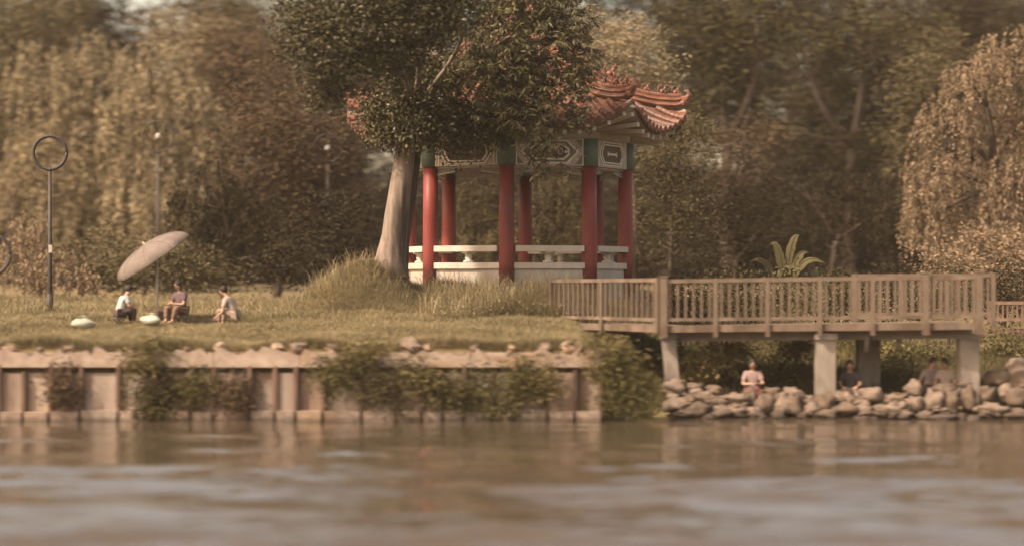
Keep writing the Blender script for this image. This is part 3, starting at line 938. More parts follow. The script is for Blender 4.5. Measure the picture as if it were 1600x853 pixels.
        obj('roof_tiles', mb, M['tile'], root, False)
        # rafters under the eave, pale square ends
        for i in range(-4, 5):
            dd = i * .39
            u = .5 + dd / (2 * 4.5 * s22)
            if not (.03 < u < .97): continue
            p = surf(k, 4.5, u, -.21)
            a, b_, d, n = frame(k)
            q0 = (a + b_) / 2 + d * dd * .72 + Vector((0, 0, 6.79))
            m2 = MB()
            m2.bar(q0, p, .10, .11)
            obj('rafter', m2, M['white_stone'], root)
        # soffit
        mb = MB()
        v0 = [pol(RC - .1, ang(k), 6.83).lerp(pol(RC - .1, ang(k + 1), 6.83), u) for u in uu]
        v1 = [surf(k, 4.56, u, -.115) for u in uu]
        n_ = len(uu)
        mb.add(v0 + v1 + [p + Vector((0, 0, .02)) for p in v0] + [p + Vector((0, 0, .02)) for p in v1],
               [(j, j + 1, n_ + j + 1, n_ + j) for j in range(n_ - 1)] + [(2 * n_ + j, 3 * n_ + j, 3 * n_ + j + 1, 2 * n_ + j + 1) for j in range(n_ - 1)])
        obj('soffit', mb, M['beam_plain'], root)
        # corner beam with pale end
        mb = MB()
        mb.bar(pol(RC - .2, ang(k), 6.86), pol(4.1, ang(k), 7.12), .18, .22)
        mb.bar(pol(3.98, ang(k), 7.11), pol(4.56, ang(k), 7.36), .17, .21)
        obj('corner_beam', mb, M['white_stone'], root)
        # hip ridge: body, two rolls, curled end
        def hz(r): return float(np.interp(r, RS, ZH))
        mb = MB()
        rs_ = [.45 + (4.42 - .45) * j / 26 for j in range(27)]
        up_end = lambda r: .09 * max(0, (r - 3.5)) ** 1.5
        base_ = [pol(r, ang(k), hz(r) + .10 + up_end(r)) for r in rs_]
        t_side = Vector((math.cos(ang(k)), math.sin(ang(k)), 0))
        vs, fs = [], []
        for p in base_:
            vs += [p - t_side * .085 - Vector((0, 0, .12)), p + t_side * .085 - Vector((0, 0, .12)), p + t_side * .07 + Vector((0, 0, .17)), p - t_side * .07 + Vector((0, 0, .17))]
        for j in range(26):
            for e in range(4):
                fs.append((4 * j + e, 4 * j + (e + 1) % 4, 4 * j + 4 + (e + 1) % 4, 4 * j + 4 + e))
        fs += [(0, 1, 2, 3), (104 + 3, 104 + 2, 104 + 1, 104)]
        mb.add(vs, fs)
        mb.tube([p + Vector((0, 0, .21)) for p in base_], .065, 8)
        for s in (-1, 1):
            mb.tube([p + t_side * s * .085 + Vector((0, 0, .09)) for p in base_], .028, 6)
            mb.tube([p + t_side * s * .10 + Vector((0, 0, -.05)) for p in base_], .035, 6)
        e = base_[-1]
        out = Vector((math.sin(ang(k)), -math.cos(ang(k)), 0))
        mb.tube([e + out * (.0) + Vector((0, 0, .08)), e + out * .14 + Vector((0, 0, .10)), e + out * .22 + Vector((0, 0, .20)), e + out * .18 + Vector((0, 0, .31)), e + out * .08 + Vector((0, 0, .30))], [.10, .10, .085, .06, .035], 8)
        mb.ball(e + out * .06 + Vector((0, 0, .0)), (.13, .13, .12), None, 8, 6, .2, k)
        rg = obj('ridge', mb, M['tile_ridge'], root, False)
        # ridge beasts
        for i, r in enumerate((2.55, 3.05, 3.5, 3.95, 4.3)):
            z = hz(r) + .10 + up_end(r) + .25
            p = pol(r, ang(k), z)
            m2 = MB()
            s = 1.25 if i == 0 else .85 + .1 * (i % 2)
            def o_(f, l, h): return p + out * f * s + t_side * l * s + Vector((0, 0, h * s))
            m2.ball(o_(-.03, 0, .06), (.085 * s, .06 * s, .075 * s), None, 8, 6)
            m2.tube([o_(.0, 0, .07), o_(.045, 0, .14), o_(.06, 0, .19)], [.055 * s, .045 * s, .04 * s], 7)
            m2.ball(o_(.075, 0, .215), (.055 * s, .045 * s, .05 * s), None, 8, 6)
            m2.tube([o_(.09, 0, .21), o_(.15, 0, .20)], [.03 * s, .02 * s], 6)
            m2.tube([o_(-.09, 0, .05), o_(-.15, 0, .12), o_(-.13, 0, .22), o_(-.07, 0, .26)], [.03 * s, .03 * s, .025 * s, .012 * s], 6)
            for q_ in (-1, 1):
                m2.tube([o_(.06, q_ * .03, .25), o_(.03, q_ * .05, .31)], [.018 * s, .006 * s], 5)
                m2.tube([o_(.05, q_ * .04, .10), o_(.08, q_ * .045, -.02)], [.022 * s, .02 * s], 5)
            obj('ridge_beast', m2, M['tile_ridge'], rg, True)
    mb = MB()
    mb.lathe((C.x, C.y, 0), [(.42, 10.2), (.45, 10.4), (.25, 10.5), (.20, 10.62), (.34, 10.85), (.36, 11.0), (.22, 11.2), (.14, 11.3), (.2, 11.45), (.12, 11.62), (.02, 11.8)], 18)
    obj('finial', mb, M['tile_ridge'], root, True)
    return root
pavilion()

# ------------------------------------------------------------------ embankment wall
def embankment():
    x0, x1 = -17.0, WALL_X1
    root = thing('embankment_wall', (-7, WALL_Y, 0), 'rust streaked sheet pile embankment wall with pale footing along the river', 'wall')
    mb = MB()
    mb.box(((x0 + x1) / 2, WALL_Y + .32, .35), (x1 - x0, .30, 2.1))
    obj('backing', mb, M['rust_wall'], root)
    x = x0
    rg = random.Random(5)
    i = 0
    while x < x1 - .3:
        w = rg.uniform(.42, .82)
        w = min(w, x1 - x)
        # panel between two piles
        mb = MB()
        h = 1.0
        n = 4
        pale = rg.random() < .55
        dep = rg.uniform(-.06, .10)
        mb.box((x + w / 2, WALL_Y + .10 + dep, .18 + h / 2 - .3), (w - .07, .16, h + .2))
        obj('panel', mb, M['concrete'] if pale else M[rg.choice(['rust_wall', 'rust_wall', 'coping'])], root)
        mb = MB()
        # U shaped pile
        px_ = x + w
        top = 1.08 + rg.uniform(-.1, .12)
        lean = rg.uniform(-.015, .015)
        mb.bar((px_, WALL_Y - .03, -.6), (px_ + lean, WALL_Y - .03, top), .06, .09, (0, 1, 0))
        mb.bar((px_ - .045, WALL_Y + .03, -.6), (px_ - .045 + lean, WALL_Y + .03, top - .03), .02, .10, (0, 1, 0))
        mb.bar((px_ + .045, WALL_Y + .03, -.6), (px_ + .045 + lean, WALL_Y + .03, top - .03), .02, .10, (0, 1, 0))
        obj('pile', mb, M['rust'], root)
        mb = MB()
        mb.box((x + w / 2, WALL_Y - .07 + rg.uniform(-.02, .02), .03 + rg.uniform(-.02, .02)), (w - .075, .22, .34))
        obj('footing', mb, M['concrete'] if rg.random() < .8 else M['coping'], root)
        x += w
        i += 1
    # cast coping with a broken top edge
    x = x0
    while x < x1 - .2:
        w = min(rg.uniform(1.1, 2.3), x1 - x)
        n = 14
        top, bot = [], []
        zt = 1.44 + rg.uniform(-.06, .05)
        pf = []
        for j in range(n + 1):
            xx = x + .006 + (w - .012) * j / n
            pf.append((xx, zt + rg.uniform(-.12, .07)))
        poly = [Vector((x + .006, WALL_Y - .05, 1.10)), Vector((x + w - .006, WALL_Y - .05, 1.10))] + [Vector((a, WALL_Y - .05, b_)) for a, b_ in pf[::-1]]
        mb = MB().extrude(poly, (0, .62, 0))
        obj('coping', mb, M['coping'], root)
        x += w
embankment()

def loose_stones():
    rg = random.Random(9)
    spots = [(20, 536, .22), (62, 541, .16), (110, 538, .2), (150, 534, .14), (292, 545, .15), (345, 548, .2), (432, 549, .24), (470, 546, .28), (520, 548, .2), (560, 552, .17), (640, 540, .34), (668, 546, .2), (742, 548, .2), (800, 552, .2), (850, 550, .24), (885, 545, .28), (905, 548, .22)]
    beside = ['at the left edge of the wall top', 'on the wall below the dark ring lamp', 'on the wall below the whitish green bag', 'on the wall top right below the whitish green bag', 'right of the leftmost hanging shrub on the wall top',
              'on the wall below the person in the white shirt', 'left of the pair of pale stones on the wall top', 'biggest of the pale stones left of the mound', 'on the wall above the second big hanging shrub', 'in the grass edge below the mound',
              'largest stone standing on the wall top below the pale trunk', 'right beside the largest stone on the wall top', 'on the wall below the left pavilion columns', 'on the wall below the middle pavilion column', 'left of the two pale stones near the wall end',
              'pale block near the right end of the wall', 'last block at the right end of the wall']
    for (px, py, s), w in zip(spots, beside):
        s *= .82
        Y = WALL_Y + .25
        p = P(px, py, Y); p.z = 1.44 + s * .3
        mb = MB().ball(p, (s * rg.uniform(.9, 1.3), s * .7, s * rg.uniform(.55, .75)), Matrix.Rotation(rg.uniform(0, 3), 3, 'Z'), 12, 8, .45, px * .1)
        o = obj('stone', mb, M['rock_pale'] if rg.random() < .6 else M['coping'], None, False, p)
        tag(o, 'weathered stone ' + w, 'stone', 'stones along the wall top')
loose_stones()

# shrubs hanging over the wall
def hanging_shrub(px, py, rx, ry, label, pal, Y=None, group='shrubs hanging over the embankment wall', size=.085, dens=1.0, name='hanging_shrub', style='broad'):
    Y = Y or WALL_Y - .18
    k = Y / FPX
    c = P(px, py, Y)
    root = thing(name, (c.x, WALL_Y + .2 if Y < 47 else Y, c.z - ry * k if Y >= 47 else 1.4), label, 'shrub', group)
    L = []
    rg = random.Random(px)
    rx_, ry_ = rx * k, ry * k
    for j in range(9):
        cc = np.array([c.x + rg.uniform(-.75, .75) * rx_, Y + rg.uniform(-.10, .14), c.z + rg.uniform(-.75, .7) * ry_])
        q = rg.uniform(.28, .55)
        rr = np.array([rx_ * q * rg.uniform(.8, 1.1), min(.38, rx_ * .5), ry_ * q * rg.uniform(.9, 1.3)])
        n = int(dens * 2.2 * math.pi * rr[0] * rr[2] / (size * size * .5 * .6))
        L.append(clump_leaves(cc, rr, n, size, pal[0], pal[1], style, .5, 22, .8))
    V, F, C = merge(L)
    V[:, 2] = np.where(V[:, 2] < .02, .02 + RNG.uniform(0, .25, len(V)), V[:, 2])
    np_obj('foliage', V, F, M['leaf'], root, C)
    mb = MB()
    for j in range(5):
        e = Vector((c.x + rg.uniform(-.6, .6) * rx_, Y - .05, c.z + rg.uniform(-.6, .2) * ry_))
        s = Vector((c.x + rg.uniform(-.3, .3) * rx_, WALL_Y + .3, 1.5)) if Y < 47 else Vector((c.x, Y, c.z - ry_))
        mb.tube(limb_pts(s, e, 6, .12), [.02, .018, .016, .013, .01, .006], 5)
    obj('stem', mb, M['bark'], root, True)
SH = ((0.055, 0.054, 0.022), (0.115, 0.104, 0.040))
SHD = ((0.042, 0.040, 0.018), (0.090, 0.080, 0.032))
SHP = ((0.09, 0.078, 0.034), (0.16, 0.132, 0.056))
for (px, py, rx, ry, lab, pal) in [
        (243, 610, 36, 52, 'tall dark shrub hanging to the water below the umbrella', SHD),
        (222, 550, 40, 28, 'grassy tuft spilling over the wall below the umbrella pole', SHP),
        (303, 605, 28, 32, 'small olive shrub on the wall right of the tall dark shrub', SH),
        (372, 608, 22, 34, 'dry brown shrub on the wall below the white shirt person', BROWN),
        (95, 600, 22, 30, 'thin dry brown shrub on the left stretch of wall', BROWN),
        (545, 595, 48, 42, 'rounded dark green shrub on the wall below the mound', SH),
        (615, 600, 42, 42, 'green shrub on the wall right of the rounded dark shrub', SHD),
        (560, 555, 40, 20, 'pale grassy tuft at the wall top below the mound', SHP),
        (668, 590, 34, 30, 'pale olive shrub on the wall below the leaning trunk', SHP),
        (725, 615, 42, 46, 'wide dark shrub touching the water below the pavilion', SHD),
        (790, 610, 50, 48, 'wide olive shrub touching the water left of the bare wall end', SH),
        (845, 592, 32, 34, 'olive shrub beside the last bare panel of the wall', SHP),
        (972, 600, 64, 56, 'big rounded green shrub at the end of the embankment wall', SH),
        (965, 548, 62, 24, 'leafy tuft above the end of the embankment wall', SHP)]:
    hanging_shrub(px, py, rx, ry, lab, pal)

# ------------------------------------------------------------------ riprap boulders on the right
def boulders():
    rg = random.Random(21)
    rows = [  # px, py (centre), half width px, half height px
        (1056, 605, 20, 14), (1062, 632, 24, 15), (1092, 641, 22, 15), (1098, 622, 18, 10), (1122, 628, 22, 11), (1128, 646, 17, 9), (1150, 624, 20, 12), (1152, 644, 20, 12), (1172, 622, 14, 14),
        (1196, 634, 17, 20), (1182, 648, 18, 10), (1225, 634, 16, 19), (1216, 650, 14, 7), (1242, 636, 15, 20), (1268, 642, 16, 13), (1262, 626, 14, 9), (1290, 628, 17, 17), (1290, 648, 20, 10), (1318, 622, 22, 9), (1322, 640, 20, 14),
        (1350, 638, 16, 12), (1362, 617, 22, 16), (1348, 652, 14, 7), (1385, 642, 30, 14), (1398, 622, 22, 8), (1430, 608, 15, 16), (1428, 632, 18, 15), (1412, 648, 18, 9), (1460, 628, 17, 21), (1488, 630, 13, 22),
        (1476, 606, 20, 9), (1514, 625, 15, 24), (1508, 600, 16, 10), (1543, 616, 16, 16), (1550, 640, 26, 12), (1572, 612, 14, 14), (1560, 590, 26, 15), (1590, 622, 18, 16), (1592, 598, 20, 20), (1590, 576, 24, 14), (1596, 648, 24, 10), (1470, 652, 26, 6), (1516, 654, 22, 6),
        (1446, 650, 14, 8), (1240, 612, 16, 8), (1118, 610, 16, 8), (1210, 612, 18, 7), (1084, 606, 16, 8)]
    names = ['upright', 'flat', 'broad', 'small', 'rounded', 'slanting', 'lumpy', 'wedge shaped']
    for i, (px, py, a, b_) in enumerate(rows):
        Y = 46.55 + (655 - py) / 60 * 1.25 + rg.uniform(-.1, .1)
        k = Y / FPX
        p = P(px, py, Y)
        mb = MB().ball(p, (a * k * rg.uniform(.78, .98), max(a, b_) * k * .7, b_ * k * rg.uniform(.8, .98)), Matrix.Rotation(rg.uniform(-.22, .22), 3, 'Y'), 14, 10, .62, i * 1.7)
        o = obj('boulder', mb, M['rock_pale'] if rg.random() < .45 else M['rock'], None, True, p)
        shape = 'upright' if b_ > a * 1.15 else ('flat' if b_ < a * .5 else ('broad' if b_ < a * .75 else 'rounded'))
        row = 'at the waterline' if py > 640 else ('in the middle of the bank' if py > 618 else 'on top of the bank')
        if px < 1140: seg = 'right after the end of the embankment wall'
        elif px < 1205: seg = 'below the person in pale pink'
        elif px < 1275: seg = 'left of the pale pillar'
        elif px < 1335: seg = 'below the person in the dark shirt'
        elif px < 1415: seg = 'below the dark pillar'
        elif px < 1500: seg = 'below the two people sitting together'
        elif px < 1540: seg = 'below the right pale pillar'
        else: seg = 'at the right edge of the boardwalk'
        tag(o, '%s boulder %s %s' % (shape, row, seg), 'boulder', 'boulders of the river bank')
    for i in range(64):
        px = rg.uniform(1048, 1600)
        hi = 612 - (34 * max(0, (px - 1520) / 80)) + 4 * math.sin(px * .05)
        py = rg.uniform(hi, 655)
        Y = 46.45 + (655 - py) / 60 * 1.25
        k = Y / FPX
        a = rg.uniform(5, 10.5)
        p = P(px, py, Y)
        mb = MB().ball(p, (a * k * rg.uniform(.9, 1.5), a * k, a * k * rg.uniform(.6, .95)), Matrix.Rotation(rg.uniform(-.5, .5), 3, 'Y'), 10, 7, .7, i * 2.3 + 50)
        o = obj('stone', mb, M['rock_pale'] if rg.random() < .3 else M['rock'], None, False, p)
        tag(o, 'small brown stone wedged between the boulders of the river bank', 'stone', 'small stones between the boulders')
boulders()

# small shrubs on the bank under the boardwalk
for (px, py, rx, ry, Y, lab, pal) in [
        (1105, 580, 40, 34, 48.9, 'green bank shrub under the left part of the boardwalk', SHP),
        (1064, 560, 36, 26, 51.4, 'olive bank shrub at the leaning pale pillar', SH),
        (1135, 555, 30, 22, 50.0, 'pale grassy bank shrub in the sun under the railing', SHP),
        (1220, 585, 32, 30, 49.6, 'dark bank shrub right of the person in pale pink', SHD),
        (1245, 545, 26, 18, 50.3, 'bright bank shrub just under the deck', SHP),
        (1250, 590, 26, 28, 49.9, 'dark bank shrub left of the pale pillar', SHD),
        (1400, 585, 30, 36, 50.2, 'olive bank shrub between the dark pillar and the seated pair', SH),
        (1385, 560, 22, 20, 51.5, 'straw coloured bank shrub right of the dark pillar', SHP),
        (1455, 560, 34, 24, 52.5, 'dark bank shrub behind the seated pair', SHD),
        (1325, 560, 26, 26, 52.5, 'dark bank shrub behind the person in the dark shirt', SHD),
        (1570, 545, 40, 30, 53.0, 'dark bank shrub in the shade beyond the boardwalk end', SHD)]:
    pal = tuple(tuple(v * 1.45 for v in c_) for c_ in pal)  # leaf colours lifted so these shrubs look lit beneath the deck
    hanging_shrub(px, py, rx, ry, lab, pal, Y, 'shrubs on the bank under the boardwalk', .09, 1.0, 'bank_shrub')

# ------------------------------------------------------------------ boardwalk and railings
A0 = Vector((X(862, 53.2), 53.2, 1.87))
A1 = Vector((X(1037, 48.1), 48.1, 1.89))
A2 = Vector((X(1529, 47.1), 47.1, 1.98))
def boardwalk():
    root = thing('boardwalk', (A1.x, A1.y, 1.7), 'raised boardwalk deck on pale pillars above the rocky bank', 'boardwalk')
    B0, B1, B2 = A0 + Vector((1.2, 2.4, 0)), A1 + Vector((.7, 2.6, 0)), A2 + Vector((0.0, 2.6, .03))
    mb = MB()
    lo = Vector((0, 0, -.1))
    ins = Vector((0, .06, 0))
    mb.extrude([A0 + lo + ins, A1 + lo + ins, B1 + lo, B0 + lo], (0, 0, .08))
    mb.extrude([A1 + lo + ins, A2 + lo + ins, B2 + lo, B1 + lo], (0, 0, .08))
    obj('deck', mb, M['rail'], root)
    for a, b_ in ((A0, A1), (A1, A2)):
        mb = MB().bar(a + Vector((0, 0, -.05)), b_ + Vector((0, 0, -.05)), .09, .15)
        obj('edge_beam', mb, M['rail'], root)
    mb = MB().bar(B1 + Vector((0, 0, -.2)), B2 + Vector((0, 0, -.2)), .14, .2)
    obj('joist', mb, M['pillar_dark'], root)
    mb = MB().bar(A1 + Vector((0.1, .5, -.22)), A2 + Vector((-.05, .5, -.22)), .16, .22)
    obj('joist', mb, M['pillar_dark'], root)
    for (px, Yp, w, mat_, zb, dx) in [(1056, 48.45, .29, 'pillar', .3, -.17), (1289, 47.85, .40, 'pillar', .3, 0), (1356, 49.5, .48, 'pillar_dark', .4, 0), (1512, 47.8, .42, 'pillar', .3, 0)]:
        mb = MB()
        b0 = P(px, 600, Yp); b0.z = gz(b0.x, Yp) - .3
        t0 = Vector((b0.x + dx, Yp, 1.69))
        mb.bar(b0, t0, w, w * .9, (0, 1, 0))
        mb.bar(t0 - Vector((0, 0, .06)), t0 + Vector((0, 0, .07)), w + .08, w + .06, (0, 1, 0))
        obj('pillar', mb, M[mat_], root)
    for px, Yp in ((1355, 47.7), (1404, 48.0)):
        mb = MB()
        t0 = P(px, 520, Yp); t0.z = 1.78
        mb.tube([t0, t0 - Vector((0, 0, .42))], .055, 10)
        obj('drain_pipe', mb, M['pillar'], root, True)
boardwalk()

def baluster_mesh(h):
    mb = MB()
    mb.box((0, 0, h / 2), (.045, .045, h))
    return mb.mesh('baluster')

def railing(name, label, a, b, n_bay, n_bal, h=1.06, posts_big=(), bal_w=.045, mat_='rail', drop=.13, group=None, post_w=.10):
    a, b = Vector(a), Vector(b)
    root = thing(name, a, label, 'railing', group)
    d = (b - a)
    bal = MB().box((0, 0, (h - .28) / 2), (bal_w, bal_w, h - .28)).mesh('baluster')
    rz = math.atan2(d.y, d.x)
    for i in range(n_bay + 1):
        p = d * (i / n_bay)
        big = i in posts_big
        w = post_w * (1.55 if big else 1.0)
        mb = MB()
        ph = h + (.05 if big else .012)
        mb.box((0, 0, (ph - drop) / 2), (w, w, ph + drop))
        if big: mb.box((0, 0, ph - .03 + .045), (w + .03, w + .03, .03))
        o = place('post', mb.mesh('post'), M['rail'] if mat_ == 'rail' else M[mat_], root, p, rz)
    for z, hh, ww in ((h - .04, .085, .075), (.17, .07, .06)):
        mb = MB()
        for i in range(n_bay):
            p0, p1 = d * (i / n_bay), d * ((i + 1) / n_bay)
            dn = d.normalized()
            mb.bar(p0 + dn * .055 + Vector((0, 0, z)), p1 - dn * .055 + Vector((0, 0, z)), ww, hh)
        place('top_rail' if z > .5 else 'bottom_rail', mb.mesh('rail'), M[mat_], root)
    bal.materials.append(M[mat_])
    for i in range(n_bay):
        for j in range(n_bal):
            t = (i + (j + .75) / (n_bal + .5)) / n_bay
            o = bpy.data.objects.new('baluster', bal)
            o.location = d * t + Vector((0, 0, .20)); o.rotation_euler = (0, 0, rz); o.parent = root
            link(o)
    return root
off = Vector((0, -.06, -.02))
railing('railing', 'slim railing running from the grass by the pavilion to the first thick post', A0 + off, A1 + off + Vector((-.12, .08, 0)), 2, 10, 1.06, ())
railing('railing', 'brown railing along the front edge of the boardwalk', A1 + off, A2 + off, 6, 6, 1.035, (0, 5, 6), drop=.21)
railing('railing', 'brown railing on the far side of the boardwalk right half', Vector((X(1335, 50.0), 50.0, 1.96)), Vector((X(1552, 49.7), 49.7, 1.98)), 3, 6, 1.06, (), mat_='rail')
railing('railing', 'low dark railing in the shade beyond the boardwalk end', Vector((X(1546, 55.0), 55.0, 1.75)), Vector((X(1660, 54.5), 54.5, 1.75)), 2, 7, .62, (), mat_='rust')
def far_walk():
    mb = MB().box((X(1605, 55.6), 55.6, 1.62), (2.3, 1.4, .16))
    o = obj('footbridge_deck', mb, M['rust'], None, False, Vector((X(1605, 55.6), 55.6, 1.62)))
    tag(o, 'dark footbridge deck in the shade beyond the boardwalk end', 'footbridge')
far_walk()

# ------------------------------------------------------------------ ring street lamps
def ring_lamp(px, py, rpx, Y, label, bulb=True, tilt=0):
    k = Y / FPX
    c = P(px, py, Y)
    r = rpx * k
    zb = gz(c.x, Y)
    root = thing('ring_lamp', (c.x, Y, zb), label, 'street lamp', 'ring shaped street lamps')
    mb = MB()
    mb.tube([(c.x, Y, zb - .1), (c.x, Y, zb + .5)], [.10, .085], 12)
    mb.tube([(c.x, Y, zb + .5), (c.x, Y, zb + .54)], [.085, .06], 12)
    mb.tube([(c.x, Y, zb + .54), (c.x, Y, c.z - r * 1.02)], [.06, .045], 12)
    obj('pole', mb, M['black_metal'], root, True)
    mb = MB()
    n = 40
    mb.tube([(c.x + r * math.cos(t), Y, c.z + r * math.sin(t)) for t in [2 * math.pi * i / n for i in range(n + 1)]], .045 if not bulb else .03, 8)
    mb.tube([(c.x, Y, c.z - r * 1.08), (c.x, Y, c.z - r * .93)], [.06, .05], 10)
    obj('ring', mb, M['black_metal'], root, True)
    if bulb:
        mb = MB()
        mb.lathe((c.x, Y, 0), [(.04, c.z - .09), (.08, c.z - .06), (.09, c.z), (.07, c.z + .07), (.03, c.z + .12)], 14)
        mb2 = MB().tube([(c.x, Y, c.z + r * .96), (c.x, Y, c.z + .12)], .02, 6)
        lp = obj('lamp_globe', mb, M['lamp_glass'], root, True)
        obj('hanger', mb2, M['black_metal'], root, True)
    return root
l1 = ring_lamp(78, 239, 26, 58, 'dark ring lamp standing clear in front of the weeping tree', False)
mb = MB().box((X(79, 57.9), 57.88, Z(389, 57.9)), (.09, .06, .2))
obj('junction_box', mb, M['lamp_glass'], l1)
ring_lamp(247, 214, 24, 72, 'ring lamp with a white globe above the beach umbrella')
ring_lamp(512, 232, 22, 72.5, 'ring lamp with a pale globe left of the pavilion roof tip')
ring_lamp(-16, 398, 32, 50, 'big low ring lamp cut off by the left edge of the view', False)

# ------------------------------------------------------------------ umbrella
def umbrella():
    Y = 52.6
    base = P(245, 496, Y); base.z = gz(base.x, Y)
    root = thing('beach_umbrella', base, 'faded tilted beach umbrella over the people on the grass', 'umbrella')
    hub = P(240, 403, Y)
    ax = Vector((-.54, -.18, .82)).normalized()
    ex = Vector((0.84, -.1, .52)); ex = (ex - ax * ex.dot(ax)).normalized()
    ey = ax.cross(ex)
    Rm, H = 1.0, .37
    n, m_ = 32, 10
    vs = []
    for lay in (0, 1):
        for j in range(m_ + 1):
            t = j / m_
            for i in range(n):
                a = 2 * math.pi * i / n
                sag = 1 - .085 * abs(math.sin(a * 4)) * t
                r = Rm * math.sin(t * math.pi / 2 * .97) * sag
                z = H * math.cos(t * math.pi / 2) - .012 * lay
                vs.append(hub + ex * r * math.cos(a) + ey * r * math.sin(a) + ax * z)
    fs = []
    L0 = (m_ + 1) * n
    for j in range(m_):
        for i in range(n):
            q = (j * n + i, j * n + (i + 1) % n, (j + 1) * n + (i + 1) % n, (j + 1) * n + i)
            fs += [q, tuple(L0 + x for x in q[::-1])]
    for i in range(n):
        e = m_ * n
        fs.append((e + i, e + (i + 1) % n, L0 + e + (i + 1) % n, L0 + e + i))
    obj('canopy', MB().add(vs, fs), M['canvas'], root, True)
    mb = MB()
    for i in range(8):
        a = 2 * math.pi * i / 8
        pts = []
        for j in range(9):
            t = j / 8
            r = Rm * math.sin(t * math.pi / 2 * .97)
            pts.append(hub + ex * r * math.cos(a) + ey * r * math.sin(a) + ax * (H * math.cos(t * math.pi / 2) - .03))
        rb = MB().tube(pts, .009, 5)
        obj('rib', rb, M['black_metal'], root)
        mb.tube([p + ax * .036 for p in pts], .011, 5)
    obj('seams', mb, M['pillar_dark'], root)
    top = hub + ax * (H + .09)
    jt = Vector((base.x, base.y, hub.z - .10))
    obj('pole', MB().tube([(base.x, base.y, base.z - .2), jt], .036, 10).tube([jt, hub + ax * .05, top], [.024, .02, .014], 8), M['pole'], root, True)
umbrella()

# ------------------------------------------------------------------ people
def skin_mesh(name, verts, edges, radii, root_i=0, sub=2):
    me = bpy.data.meshes.new(name)
    bm = bmesh.new()
    lay = bm.verts.layers.skin.verify()
    vs = []
    for i, (p, r) in enumerate(zip(verts, radii)):
        v = bm.verts.new(p)
        rx = r if hasattr(r, '__len__') else (r, r)
        v[lay].radius = rx
        v[lay].use_root = (i == root_i)
        vs.append(v)
    for a, b_ in edges: bm.edges.new((vs[a], vs[b_]))
    bm.to_mesh(me); bm.free()
    o = bpy.data.objects.new(name, me); link(o)
    o.modifiers.new('s', 'SKIN').use_smooth_shade = True
    if sub:
        sm = o.modifiers.new('u', 'SUBSURF'); sm.levels = sub; sm.render_levels = sub
    dg = bpy.context.evaluated_depsgraph_get()
    dg.update()
    res = bpy.data.meshes.new_from_object(o.evaluated_get(dg))
    bpy.data.objects.remove(o)
    res.name = name
    res.polygons.foreach_set('use_smooth', [True] * len(res.polygons))
    return res

